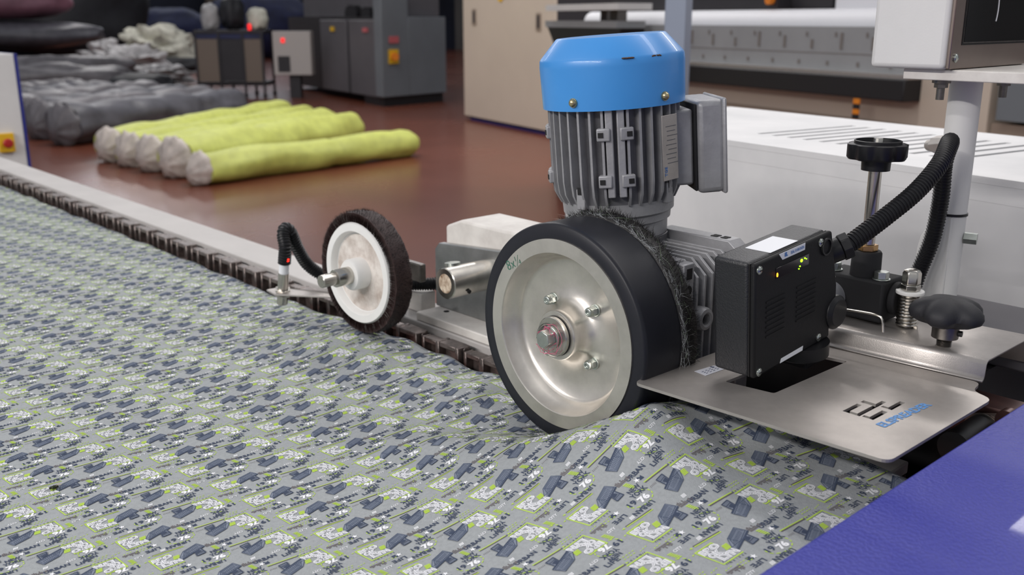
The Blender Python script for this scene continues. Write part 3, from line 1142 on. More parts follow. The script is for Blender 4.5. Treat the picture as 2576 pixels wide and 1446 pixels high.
brush_hairs(5200, 2, False, .0050, .0003, .25).build('bristles', 'bristle', bw, kind='stuff')
brush_hairs(2600, 3, True, .0150, .0003, .10).build('bristles', 'bristle_brown', bw, kind='stuff')
brush_hairs(260, 4, True, .0160, .00014, .30).build('caught_fibres', 'fibre_pale', bw, kind='stuff', label='pale fibres caught in the bristles')
MB().cyl(BC + BA * .0335, BC + BA * .075, .009, n=24).build('axle', 'steel_dark', bw)
MB().span((-.482, .112, 1.034), (-.40, .124, 1.062)).build('carrier_arm', 'steel_dark', bw, bevel=.002)
MB().cyl((-.476, .098, 1.075), (-.476, .112, 1.075), .006, n=6).build('bolt', 'zinc', bw)

# ================================================================ proximity sensor with hose
ps = thing('proximity_sensor', 'nickel proximity sensor with red light, held over the fabric edge', 'sensor', (-.69, .04, .955))
sx, sy = -.687, .040
tlt = Vector((.017, 0, .078)).normalized()
b0 = Vector((sx, sy, .955))
MB().cyl(b0, b0 + tlt * .056, .0088, n=28).build('barrel', 'steel', ps)
MB().cyl(b0 + tlt * .0562, b0 + tlt * .080, .0080, n=28).build('sleeve', 'label_white', ps)
MB().cyl(b0 + tlt * .0148, b0 + tlt * .0182, .0135, n=6).cyl(b0 + tlt * .0235, b0 + tlt * .0275, .0135, n=6).build('lock_nuts', 'steel', ps, bevel=.0006)
hp = [b0 + tlt * .074, b0 + tlt * .100, (-.674, .043, 1.073), (-.679, .050, 1.082), (-.680, .060, 1.074), (-.682, .074, 1.041), (-.681, .092, 1.011), (-.662, .118, .991), (-.60, .15, .988), (-.535, .168, .996), (-.497, .197, .998), (-.484, .235, .995), (-.480, .275, .990)]
hose_mb(hp, .0108).build('hose', 'black_plastic', ps)
MB().ball(b0 + tlt * .081 + Vector((.0082, .0010, 0)), .0030, 12, 8).build('light', 'led_red', ps, label='small glowing red light')
MB().prism([(-.712, .026, .9735), (-.676, .022, .9735), (-.540, .078, .9865), (-.470, .118, .9865), (-.476, .130, .9865), (-.548, .098, .9865), (-.690, .056, .9735), (-.712, .048, .9735)], (0, 0, .0030)).build('strap', 'stainless', ps, bevel=.0006)

# ================================================================ bracket behind the wheels
bk = thing('bearing_bracket', 'aluminium bracket with steel pivot boss on a white base between the wheels', 'bracket', (-.34, .2, .952))
MB().span((-.470, .155, .9523), (-.05, .262, .966)).build('base_slat', 'white_worn', bk, bevel=.002)
MB().cyl((-.437, .190, .9662), (-.437, .190, .9668), .0045, n=20).build('screw_hole', 'black_gap', bk)
MB().span((-.530, .182, .9523), (-.492, .212, .985)).build('stop_block', 'white_worn', bk, bevel=.002)
MB().prism([(-.476, .200, .9662), (-.476, .200, 1.060), (-.466, .200, 1.071), (-.18, .200, 1.094), (-.18, .200, .9662)], (0, .011, 0)).build('side_plate', 'alu_plate', bk, bevel=.0015)
MB().lathe([(.0, .0), (.0215, .0), (.0228, .0012), (.0228, .0895)], (-.338, .1103, 1.046), YA, 56).build('pivot_boss', 'steel', bk, ang=40)
MB().lathe([(.0, -.0006), (.0138, -.0006), (.0148, .0006)], (-.338, .1103, 1.046), YA, 40).build('pivot_pin', 'pin_rusty', bk)
MB().cyl((-.3175, .137, 1.034), (-.3150, .137, 1.0335), .0030, n=16).build('grub_hole', 'black_gap', bk)
MB().lathe([(.0, .0), (.010, .0), (.0115, .0015), (.0115, .006)], (-.352, .136, 1.0645), (-.1, 0, 1), 24).build('grease_cap', 'zinc', bk)
MB().prism([(-.462, .2115, 1.060), (-.462, .2115, 1.098), (-.425, .2115, 1.112), (-.33, .2115, 1.111), (-.10, .2115, 1.120), (-.10, .2115, 1.060)], (0, .085, 0)).build('cover_casting', 'white_worn', bk, bevel=.004)
MB().prism([(-.462, .2115, .9662), (-.462, .2115, 1.0598), (-.10, .2115, 1.0598), (-.10, .2115, .9662)], (0, .050, 0)).build('body_block', 'cast_grey_dark', bk)

# ================================================================ guide plate with channel (folded stainless sheet)
gp = thing('guide_plate', 'folded stainless guide plate with cut-out logo and raised channel', 'plate', (.25, .15, 1.05))


def arc_corner(poly, r=.012, n=5):
    out = []
    k = len(poly)
    for i in range(k):
        p = Vector((*poly[i], 0))
        a = (Vector((*poly[i - 1], 0)) - p)
        b = (Vector((*poly[(i + 1) % k], 0)) - p)
        rr = min(r, a.length * .45, b.length * .45)
        a = p + a.normalized() * rr
        b = p + b.normalized() * rr
        for q in range(n + 1):
            t = q / n
            w_ = a * (1 - t) ** 2 + p * 2 * t * (1 - t) + b * t * t
            out.append((w_.x, w_.y))
    return out


outer = arc_corner([(.119, -.010), (.384, .007), (.3845, .212), (.362, .221), (.358, .2495), (.121, .2300)], .010)
slot = arc_corner([(.181, .060), (.233, .069), (.234, .208), (.183, .200)], .003, 2)
logoE = [(.3017, .0776), (.3017, .1047), (.3067, .1047), (.3067, .0825), (.3144, .0825), (.3144, .111), (.3018, .111), (.3018, .117), (.3144, .117), (.3144, .129), (.319, .129), (.319, .0776)]
logoI = [(.3208, .079), (.3208, .0835), (.3262, .0835), (.3262, .1067), (.332, .1067), (.332, .079)]
logoL = [(.3211, .114), (.3211, .118), (.3267, .118), (.3267, .141), (.332, .141), (.332, .114)]
ZP = 1.0560
bm = bmesh.new()
for loop in (outer, slot, logoE, logoI, logoL):
    vv = [bm.verts.new((p[0], p[1], ZP)) for p in loop]
    for i in range(len(vv)):
        bm.edges.new((vv[i], vv[(i + 1) % len(vv)]))
bmesh.ops.triangle_fill(bm, use_beauty=True, use_dissolve=False, edges=bm.edges[:], normal=(0, 0, 1))
# keep only faces inside the outline and outside the holes


def inside(p, poly):
    c = False
    j = len(poly) - 1
    for i in range(len(poly)):
        if ((poly[i][1] > p[1]) != (poly[j][1] > p[1])) and (p[0] < (poly[j][0] - poly[i][0]) * (p[1] - poly[i][1]) / (poly[j][1] - poly[i][1]) + poly[i][0]):
            c = not c
        j = i
    return c


bad = [f for f in bm.faces if any(inside(f.calc_center_median(), h) for h in (slot, logoE, logoI, logoL)) or not inside(f.calc_center_median(), outer)]
bmesh.ops.delete(bm, geom=bad, context='FACES')
bmesh.ops.recalc_face_normals(bm, faces=bm.faces)
if bm.faces and sum(f.normal.z for f in bm.faces) < 0:
    bmesh.ops.reverse_faces(bm, faces=bm.faces)
me = bpy.data.meshes.new('sheet')
bmesh.ops.translate(bm, verts=bm.verts, vec=-Vector((.25, .15, 1.05)))
bm.to_mesh(me)
bm.free()
me.materials.append(MATS['stainless'])
sh = bpy.data.objects.new('sheet', me)
COL.objects.link(sh)
sh.parent = gp
W[sh] = W[gp]
so = sh.modifiers.new('thickness', 'SOLIDIFY')
so.thickness = .0030
so.offset = -1
# channel: folded strip extruded along X (slightly skew, as the fold line runs)
prof = [(.0, .0), (.0020, .0004), (.0040, .0022), (.0050, .0050), (.0062, .0165), (.0080, .0195), (.0110, .0208), (.1230, .0208), (.1255, .0200), (.1265, .0170), (.1265, -.010)]
chm = MB()
xs0, xs1 = .122, .3580


def fold_y(x):
    return .2330 + (x - .122) / (.358 - .122) * .0190


rows = []
for x in (xs0, .2, .28, xs1):
    for (dy, dz) in prof:
        chm.v.append((x, fold_y(x) + dy, ZP - .0001 + dz))
npf = len(prof)
for r_ in range(3):
    for q in range(npf - 1):
        chm.f.append((r_ * npf + q, r_ * npf + q + 1, (r_ + 1) * npf + q + 1, (r_ + 1) * npf + q))
co_ = chm.build('channel', 'stainless', gp, ang=60)
so = co_.modifiers.new('thickness', 'SOLIDIFY')
so.thickness = .0025
so.offset = 0
text_on('ELSPREADER', .0098, (.3455, .1125, ZP), (0.06, 1, 0), (-1, .06, 0), bold=.035, width=.084, off=.0003).build('lettering', 'plate_blue_text', sh, label='faded blue printed lettering')
lb = MB().prism([(.142, .0605, ZP + .0002), (.145, .0905, ZP + .0002), (.1595, .0930, ZP + .0002), (.1580, .0585, ZP + .0002)], (0, 0, .0002)).build('label_sticker', 'label_pale', gp)
text_on('EL', .0032, (.1465, .0850, ZP + .0004), (.1, 1, 0), (-1, .1, 0), bold=.05).build('label_print', 'label_text', lb)
lt = MB()
for q in range(3):
    for k_ in range(4):
        lt.span((.1485 + q * .0028, .0640 + k_ * .0062, ZP + .0005), (.1493 + q * .0028, .0672 + k_ * .0062, ZP + .0006))
lt.build('label_print', 'label_text', lb)
# roller bumps under the front edge
for q, xx in enumerate((.150, .215, .275, .335)):
    MB().span((xx, .004 + (xx - .119) * .064, ZP - .0075), (xx + .030, .022 + (xx - .119) * .064, ZP - .0032)).build('spacer', 'stainless', gp, bevel=.002)

# ================================================================ edge sensor
eb = thing('edge_sensor', 'black edge sensor housing with green and amber lights above the plate slot', 'sensor', (.19, .125, 1.07), Matrix.Rotation(R(5.6), 3, 'X'))
X0, X1 = -.0235, .0250
MB().span((X0, -.0650, .0040), (X1 - .0080, .0735, .1235)).build('housing', 'black_box', eb, local=True, bevel=.0035, seg=3)
MB().span((X1 - .0079, -.0642, .0048), (X1 - .0066, .0728, .1227)).build('gasket', 'black_gap', eb, local=True)
pn = MB().prism([(X1 - .0065, -.0650, .0040), (X1 - .0065, .0750, .0040), (X1 - .0065, .0750, .0300), (X1 - .0065, .0870, .0420), (X1 - .0065, .0870, .0600), (X1 - .0065, .0735, .1235), (X1 - .0065, -.0650, .1235)], (.0065, 0, 0)).build('front_panel', 'black_panel', eb, local=True, bevel=.0025)
fx = X1 + .0001
for (y, z) in ((-.0585, .1165), (.0505, .1165), (-.0575, .0095), (.0520, .0110)):
    s = MB().cyl((fx, y, z), (fx + .0010, y, z), .0042, n=20).ball((fx + .0008, y, z), (.0016, .0036, .0036), 14, 8).build('screw', 'zinc', eb, local=True)
    MB().span((fx + .0020, y - .0022, z - .0005), (fx + .0026, y + .0022, z + .0005)).build('screw_slot', 'black_gap', s, local=True)
wn = MB().span((fx, -.0300, .0990), (fx + .0006, .0285, .1105)).build('display_window', 'smoke_window', eb, local=True, bevel=.0002)
MB().ball((fx + .0008, -.0285, .1035), (.0006, .0012, .0022), 10, 8).build('indicator', 'led_amber', wn, local=True, label='small amber light')
for (y, z, rr) in ((.0145, .1068, .0021), (.0205, .1078, .0010), (.0118, .1015, .0009), (.0100, .0992, .0008), (.0235, .1062, .0007)):
    MB().ball((fx + .0008, y, z), (.0006, rr, rr * .8), 12, 8).build('indicator', 'led_green', wn, local=True, label='small green light')
sk = MB().prism([(fx, -.0190, .1165), (fx, .0210, .1165), (fx, .0215, .1236), (fx, -.0250, .1236)], (.0003, 0, 0)).build('seal_sticker', 'label_white', eb, local=True)
text_on('EL', .0042, (fx + .0004, -.0130, .1208), (0, 1, 0), (0, 0, 1), bold=.06).build('sticker_print', 'label_blue', sk, local=True)
text_on('SEAL IS BROKEN', .0030, (fx + .0004, .0070, .1202), (0, 1, 0), (0, 0, 1), bold=.02, width=.0240).build('sticker_print', 'label_blue', sk, local=True)
MB().span((X0 + .010, -.0260, .1236), (X1 - .009, .0230, .1239)).build('top_sticker', 'label_white', eb, local=True)
MB().prism([(fx, -.0200, .0060), (fx, .0215, .0062), (fx, .0225, .0110), (fx, -.0180, .0105)], (.0003, 0, 0)).build('lower_sticker', 'label_white', eb, local=True)
MB().lathe([(.0076, .0), (.0076, .0022), (.0092, .0022), (.0096, .0008), (.0096, .0)], (fx, .0610, .1095), (1, 0, 0), 32, close=True).build('port_ring', 'black_plastic', eb, local=True)
MB().cyl((fx, .0610, .1095), (fx + .0003, .0610, .1095), .0075, n=28).build('port_bore', 'black_gap', eb, local=True)
for k_ in range(8):
    for (y0, y1) in ((-.0460, -.0130), (.0080, .0440)):
        z = .0420 + k_ * .0052
        MB().span((fx - .0004, y0, z), (fx + .0007, y1, z + .0018)).build('vent_rib', 'black_panel', eb, local=True)
MB().lathe([(.0, -.016), (.0270, -.016), (.0285, -.0145), (.0290, .0)], (.0080, .0480, .0045), (0, 0, 1), 48).build('lens_barrel', 'black_plastic', eb, local=True)
MB().span((-.0130, .0420, -.0260), (.0180, .0760, -.0110)).build('lens_foot', 'black_matte', eb, local=True, bevel=.002)
MB().lathe([(.0, .0), (.0175, .0), (.0190, .002), (.0190, .020), (.0150, .024), (.0, .024)], (.0060, .0860, .0290), (1, 0, 0), 32).build('adjust_knob', 'black_plastic', eb, local=True, bevel=.0006)
MB().span((-.010, .0736, .0480), (.012, .0960, .0740)).build('clamp_ear', 'black_plastic', eb, local=True, bevel=.003)
MB().cyl((.0121, .0880, .0660), (.0190, .0880, .0660), .0062, n=6).build('clamp_bolt', 'zinc', eb, local=True)
# cable gland and hose
g0 = Vector((.185, .196, 1.160))
gd = Vector((.046, .045, .030)).normalized()
MB().cyl(g0 - gd * .012, g0 + gd * .008, .0145, n=32).build('gland_ring', 'stainless', eb, bevel=.0008)
MB().cyl(g0 + gd * .0082, g0 + gd * .036, .0128, n=28).cyl(g0 + gd * .036, g0 + gd * .046, .0150, n=8).build('gland', 'black_plastic', eb, bevel=.0008)
hp = [g0 + gd * .044, (.232, .265, 1.207), (.246, .300, 1.232), (.2500, .340, 1.258), (.2380, .385, 1.276), (.2220, .425, 1.270), (.2130, .436, 1.245), (.2100, .445, 1.200), (.2040, .448, 1.150), (.1930, .445, 1.105), (.187, .442, 1.070)]
hose_mb(hp, .0102, .0038).build('hose', 'black_plastic', eb)

# ================================================================ clamp with hand wheel
hw = thing('hand_wheel_spindle', 'black hand wheel on a steel spindle in a black clamp block', 'hand wheel', (.205, .30, 1.076))
MB().prism([(.150, .285, 1.128), (.150, .335, 1.128), (.228, .335, 1.128), (.228, .285, 1.128)], (0, 0, -.048)).build('clamp_block', 'black_matte', hw, bevel=.003)
MB().cyl((.2282, .312, 1.106), (.2370, .312, 1.106), .019, n=32).build('end_boss', 'black_matte', hw, bevel=.002)
MB().cyl((.165, .2845, 1.100), (.165, .270, 1.100), .019, .016, n=32).build('ring', 'cast_grey', hw)
MB().cyl((.165, .2695, 1.100), (.165, .262, 1.100), .011, n=6).build('brass_nut', 'brass', hw)
for (bx, by) in ((.158, .300), (.218, .298)):
    MB().cyl((bx, by, 1.1282), (bx, by, 1.1295), .0100, n=24).cyl((bx, by, 1.1295), (bx, by, 1.1375), .0082, n=6).build('bolt', 'zinc', hw, bevel=.0005)
MB().lathe([(.0, .0), (.0170, .0), (.0165, .026), (.0150, .0285), (.0, .0285)], (.1945, .305, 1.1282), (0, 0, 1), 40).build('collar', 'black_matte', hw)
MB().cyl((.1945, .305, 1.157), (.1945, .305, 1.164), .0115, n=6).build('brass_nut', 'brass', hw, bevel=.0006)
MB().cyl((.1945, .305, 1.1645), (.1945, .305, 1.2520), .0072, n=28).build('spindle', 'steel', hw)
kn = MB()
n = 60
prof = [(.0, .0), (.0155, .0), (.0160, .012), (.0310, .0125), (.0330, .0150), (.0330, .0290), (.0300, .0300), (.0255, .0300), (.0255, .0330), (.0240, .0335), (.0235, .0290), (.0, .0290)]
for r_, z in prof:
    for i in range(n):
        t = 2 * PI * i / n
        rr = r_
        if r_ > .029:
            rr = r_ * (1 - .11 * (0.5 - 0.5 * math.cos(8 * t)) ** 2)
        kn.v.append((.1945 + rr * math.cos(t), .305 + rr * math.sin(t), 1.2490 + z))
for j in range(len(prof) - 1):
    for i in range(n):
        kn.f.append((j * n + i, j * n + (i + 1) % n, (j + 1) * n + (i + 1) % n, (j + 1) * n + i))
kn.build('hand_wheel', 'black_plastic', hw, ang=40)
MB().cyl((.1945, .305, 1.2785), (.1945, .305, 1.2845), .0060, .005, n=20).build('spindle_tip', 'steel', hw)
MB().tube(spline([(.190, .236, 1.1015), (.225, .240, 1.1035), (.246, .241, 1.1035), (.2520, .2405, 1.1000), (.2545, .240, 1.0870)], .003), .0014, 8).build('hex_key', 'steel', hw)

# ================================================================ spring bolt
sb = thing('spring_bolt', 'chrome dome nut over a coil spring and white washer', 'bolt', (.249, .306, 1.077))
sp = [(.249 + .0102 * math.cos(t * 2 * PI), .306 + .0102 * math.sin(t * 2 * PI), 1.0788 + t * .0037) for t in [q / 16 for q in range(16 * 10)]]
MB().tube(sp, .00185, 8).build('spring', 'steel', sb)
MB().cyl((.249, .306, 1.0770), (.249, .306, 1.118), .0062, n=20).build('stud', 'steel_dark', sb)
MB().cyl((.249, .306, 1.1165), (.249, .306, 1.1205), .0152, n=36).build('washer', 'nylon_white', sb, bevel=.0008)
MB().cyl((.249, .306, 1.1207), (.249, .306, 1.1275), .0108, n=6).build('nut', 'steel', sb, bevel=.0008)
MB().lathe([(.0105, .0), (.0105, .0125), (.0085, .0160), (.0050, .0172), (.0, .0176)], (.249, .306, 1.1277), (0, 0, 1), 6).build('dome_nut', 'steel', sb, bevel=.0012)

# ================================================================ star knob
kb = thing('star_knob', 'black five-lobed star knob on a threaded stud above the channel', 'knob', (.307, .272, 1.077))
th = MB()
prof = []
for q in range(12):
    prof += [(.0078, q * .0013), (.0068, q * .0013 + .00065)]
th.lathe([(.0, .0)] + prof + [(.0, .0156)], (.307, .272, 1.0770), (0, 0, 1), 24)
th.build('stud', 'steel_dark', kb)
MB().cyl((.307, .272, 1.0772), (.307, .272, 1.0776), .0120, n=28).build('clearance_hole', 'black_gap', kb)
MB().cyl((.307, .272, 1.0870), (.307, .272, 1.1010), .0135, n=36).build('collar', 'steel_dark', kb, bevel=.0006)
MB().cyl((.3195, .2745, 1.0935), (.3235, .2752, 1.0935), .0032, n=12).build('grub_screw', 'black_plastic', kb)
k2 = MB()
n = 80
prof = [(.0, .0), (.0150, .0), (.0280, .0035), (.0365, .0080), (.0385, .0130), (.0375, .0185), (.0330, .0235), (.0250, .0275), (.0150, .0300), (.0, .0308)]
for r_, z in prof:
    for i in range(n):
        t = 2 * PI * i / n
        lob = (0.5 - 0.5 * math.cos(5 * t + .9)) ** 2
        rr = r_ * (1 - .20 * lob * min(1, (r_ / .034) ** 2))
        zz_ = z + .0040 * lob * (r_ / .0385) ** 2 * (1 if z < .013 else -.3)
        k2.v.append((.307 + rr * math.cos(t), .272 + rr * math.sin(t), 1.1000 + zz_))
for j in range(len(prof) - 1):
    for i in range(n):
        k2.f.append((j * n + i, j * n + (i + 1) % n, (j + 1) * n + (i + 1) % n, (j + 1) * n + i))
k2.build('knob_head', 'knob_soft', kb, ang=60)

# ================================================================ machine frame below the guide plate
mf = thing('entry_frame', 'dark machine frame with grey deck under the stainless channel', 'machine frame', (.25, .4, 0))
MB().span((.105, .385, 1.030), (.60, .555, 1.058)).build('deck', 'machine_grey', mf, bevel=.003)
MB().span((.12, .300, .60), (.32, .55, 1.0295)).build('pedestal', 'machine_black', mf)
MB().span((-.12, .310, .55), (.1195, .335, 1.0250)).build('dark_backing', 'machine_black', mf)  # black sheet added behind the gearbox so the plate slot looks dark
MB().span((.14, .32, .0), (.30, .54, .5999)).build('column', 'machine_dark', mf)
MB().span((.33, .2565, .960), (.400, .300, 1.0295)).build('cross_member', 'dark_red_metal', mf, bevel=.002)
MB().span((.3205, .3005, .985), (.60, .384, .995)).build('tray', 'stainless_brown', mf, bevel=.001)
MB().cyl((.365, .1850, 1.006), (.365, .2545, 1.006), .0165, n=28).build('guide_roller', 'black_plastic', mf)
MB().cyl((.365, .2480, 1.006), (.365, .2500, 1.006), .0185, n=28).build('roller_flange', 'steel_dark', mf)
MB().prism([(.352, .2505, 1.020), (.402, .2505, 1.034), (.402, .2505, 1.000), (.352, .2505, .992)], (0, .004, 0)).build('wedge_plate', 'stainless_brown', mf)
MB().cyl((.390, .238, 1.028), (.390, .250, 1.028), .010, n=24).build('stud_nut', 'dark_red_metal', mf)
for q in range(7):
    MB().span((.345 + q * .0, .135 + q * .016, .955), (.400, .143 + q * .016, .968)).build('slat', 'machine_dark', mf)
MB().span((.335, .132, .90), (.402, .2545, .954)).build('sump', 'machine_black', mf)
for (bx, by) in ((.345, .455),):
    MB().cyl((bx, by, 1.0582), (bx, by, 1.0592), .0095, n=28).ball((bx, by, 1.0592), (.0075, .0075, .004), 16, 8).build('deck_bolt', 'zinc', mf)

# ================================================================ stand pole with control box
pl = thing('stand_pole', 'white painted tubular pole with gusset carrying the control box', 'pole', (.2050, .49, 1.0582))
PX, PY = .2050, .490
MB().cyl((PX, PY, 1.0582), (PX, PY, 1.3430), .0188, n=56).build('tube', 'white_paint', pl)
gus = [(PX - .030, 1.0582), (PX - .0300, 1.130), (PX - .027, 1.146), (PX - .020, 1.160), (PX - .008, 1.171), (PX + .010, 1.176), (PX + .010, 1.0582)]
MB().prism([(a, .4820, b) for a, b in gus], (0, -.0100, 0)).build('gusset', 'white_paint', pl, bevel=.0015)
MB().lathe([(.0188, .0), (.0202, .0), (.0202, .0030), (.0188, .0030)], (PX, PY, 1.1760), (0.02, 0, 1), 40, close=True).build('cable_tie', 'black_plastic', pl)
MB().cyl((PX + .0185, PY + .004, 1.1480), (PX + .0330, PY + .008, 1.1480), .0075, n=6).build('bolt', 'zinc', pl)
MB().span((.1610, .4150, 1.3432), (.30, .66, 1.3555)).build('top_plate', 'white_worn', pl, bevel=.0012)
for (bx, by) in ((.2000, .4330), (.2350, .5250)):
    MB().cyl((bx, by, 1.3430), (bx, by, 1.3395), .0105, n=24).cyl((bx, by, 1.3395), (bx, by, 1.3340), .0078, n=6).cyl((bx, by, 1.3340), (bx, by, 1.3200), .0046, n=16).build('bolt', 'steel_dark', pl)
r0 = Vector((.145, .545, 1.252))
r1 = Vector((PX - .012, PY + .010, 1.262))
rd_ = (r1 - r0).normalized()
MB().cyl(r0 - rd_ * .004, r0 + rd_ * .010, .0075, n=20).cyl(r0 + rd_ * .0101, r0 + rd_ * .018, .0095, n=20).cyl(r0 + rd_ * .0181, r1, .0118, n=8).build('link_rod', 'stainless', pl, bevel=.0006)

cbx = thing('control_box', 'white control box with stainless bezel and black screen on the pole', 'control box', (.17, .5, 1.3556))
MB().span((.1240, .4020, 1.3557), (.2150, .640, 1.640)).build('case', 'white_paint', cbx, bevel=.006, seg=3)
MB().span((.2153, .4040, 1.3565), (.2200, .640, 1.640)).build('bezel', 'stainless_brown', cbx, bevel=.0012)
MB().span((.2201, .4285, 1.3830), (.2207, .640, 1.640)).build('screen_gasket', 'black_gap', cbx)
MB().span((.2207, .4305, 1.3850), (.2211, .640, 1.640)).build('screen_edge', 'steel_dark', cbx)
scn = MB().span((.2211, .4318, 1.3863), (.2216, .640, 1.640)).build('screen', 'screen_black', cbx)
arc = [(.2217, .4960 + .030 * math.cos(t) * .6, 1.425 + .030 * math.sin(t)) for t in [(-.55 + q * .09) for q in range(14)]]
MB().tube(arc, .0008, 6).build('screen_mark', 'label_white', scn)
MB().cyl((.2201, .4165, 1.3690), (.2212, .4165, 1.3690), .0052, n=24).ball((.2212, .4165, 1.3690), (.0022, .0044, .0044), 16, 8).build('screw', 'zinc', cbx)

# ================================================================ blue cover in the foreground
bc = thing('machine_cover', 'glossy ultramarine blue machine cover in the right foreground', 'cover', (.7, .1, 0))
MB().prism([(.4035, -.62, 1.0500), (.4035, .295, 1.0500), (1.15, .295, 1.0500), (1.15, -.62, 1.0500)], (0, 0, -.026)).build('top_panel', 'cover_blue', bc, bevel=.0022, seg=3)
MB().span((.4300, -.60, .0), (1.12, .245, 1.0235)).build('body', 'cover_blue', bc)

# ================================================================ a fly on the cloth
fz = float(web_z(np.array([-.312]), np.array([-.449]))[0])
fl = thing('fly', 'tiny dark fly resting on the printed fabric at the left', 'fly', (-.312, -.449, fz))
MB().ball((-.312, -.449, fz + .0026), (.0026, .0042, .0018), 12, 8).build('body', 'fly_body', fl)
MB().ball((-.3118, -.4534, fz + .0028), .0015, 10, 8).build('head', 'fly_body', fl)
for s in (-1, 1):
    MB().prism([(-.312, -.4485, fz + .0044), (-.312 + s * .0035, -.4435, fz + .0042), (-.312 + s * .0016, -.4420, fz + .0042)], (0, 0, .0001)).build('wing', 'fly_wing', fl)
    for q in range(3):
        MB().tube([(-.312 + s * .0015, -.4505 + q * .0020, fz + .002), (-.312 + s * .004, -.4515 + q * .0028, fz + .003), (-.312 + s * .0058, -.4520 + q * .0034, fz + .0006)], .00025, 5).build('leg', 'fly_body', fl)

# ================================================================ white cabinet with vent slots behind the pole
CU = Vector((.983, -.182, 0))
CV = Vector((.182, .983, 0))
CO = Vector((-.355, .767, 0))


def cab(u, v, z):
    return CO + CU * u + CV * v + Vector((0, 0, z))


cw = thing('ventilated_cabinet', 'low white cabinet with slotted top behind the pole', 'cabinet', tuple(cab(.3, .25, 0)))
SLW = .0125
slots = [(-.020 + k * .0375, .122, .395) for k in range(12)]
top = MB()
# top sheet built as strips so that the slots are real openings
u_prev = -.484
for (su, v0, v1) in slots:
    top.prism([cab(u_prev, 0, 1.19), cab(su, 0, 1.19), cab(su, .504, 1.19), cab(u_prev, .504, 1.19)], (0, 0, .010))
    top.prism([cab(su, 0, 1.19), cab(su + SLW, 0, 1.19), cab(su + SLW, v0, 1.19), cab(su, v0, 1.19)], (0, 0, .010))
    top.prism([cab(su, v1, 1.19), cab(su + SLW, v1, 1.19), cab(su + SLW, .504, 1.19), cab(su, .504, 1.19)], (0, 0, .010))
    u_prev = su + SLW
top.prism([cab(u_prev, 0, 1.19), cab(1.0, 0, 1.19), cab(1.0, .504, 1.19), cab(u_prev, .504, 1.19)], (0, 0, .010))
top.build('top_sheet', 'cabinet_white', cw)
MB().prism([cab(-.482, .001, 0), cab(0.998, .001, 0), cab(0.998, .503, 0), cab(-.482, .503, 0)], (0, 0, 1.165)).build('body', 'cabinet_white', cw)
sk = MB()
sk.prism([cab(-.482, .0005, 1.1652), cab(0.998, .0005, 1.1652), cab(0.998, .006, 1.1652), cab(-.482, .006, 1.1652)], (0, 0, .0246))
sk.prism([cab(-.482, .498, 1.1652), cab(0.998, .498, 1.1652), cab(0.998, .503, 1.1652), cab(-.482, .503, 1.1652)], (0, 0, .0246))
sk.prism([cab(-.482, .0062, 1.1652), cab(-.476, .0062, 1.1652), cab(-.476, .4978, 1.1652), cab(-.482, .4978, 1.1652)], (0, 0, .0246))
sk.build('skirt', 'cabinet_white', cw)
MB().prism([cab(-.05, .09, 1.1652), cab(.45, .09, 1.1652), cab(.45, .43, 1.1652), cab(-.05, .43, 1.1652)], (0, 0, .004)).build('vent_well', 'machine_dark', cw)

# ================================================================ white machine panel with emergency stop at the far left
wp = thing('end_cabinet', 'white machine end cabinet with blue edge at the far left', 'cabinet', (-4.1, .3, 0))
MB().span((-4.30, -1.2, 0), (-4.05, .634, 1.264)).build('panel', 'white_paint', wp, bevel=.004)
MB().span((-4.305, .6342, 0), (-4.047, .646, 1.264)).build('edge_trim', 'paint_blue_edge', wp)
es = MB().span((-4.0498, .520, .836), (-4.030, .585, .920)).build('stop_plate', 'sign_yellow', wp, bevel=.003)
MB().lathe([(.0, .0), (.011, .0), (.011, .010), (.020, .012), (.021, .020), (.016, .026), (.0, .027)], (-4.0298, .552, .878), (1, 0, 0), 28).build('stop_button', 'sign_red', es)

# ================================================================ wrapped rolls and bags on the floor


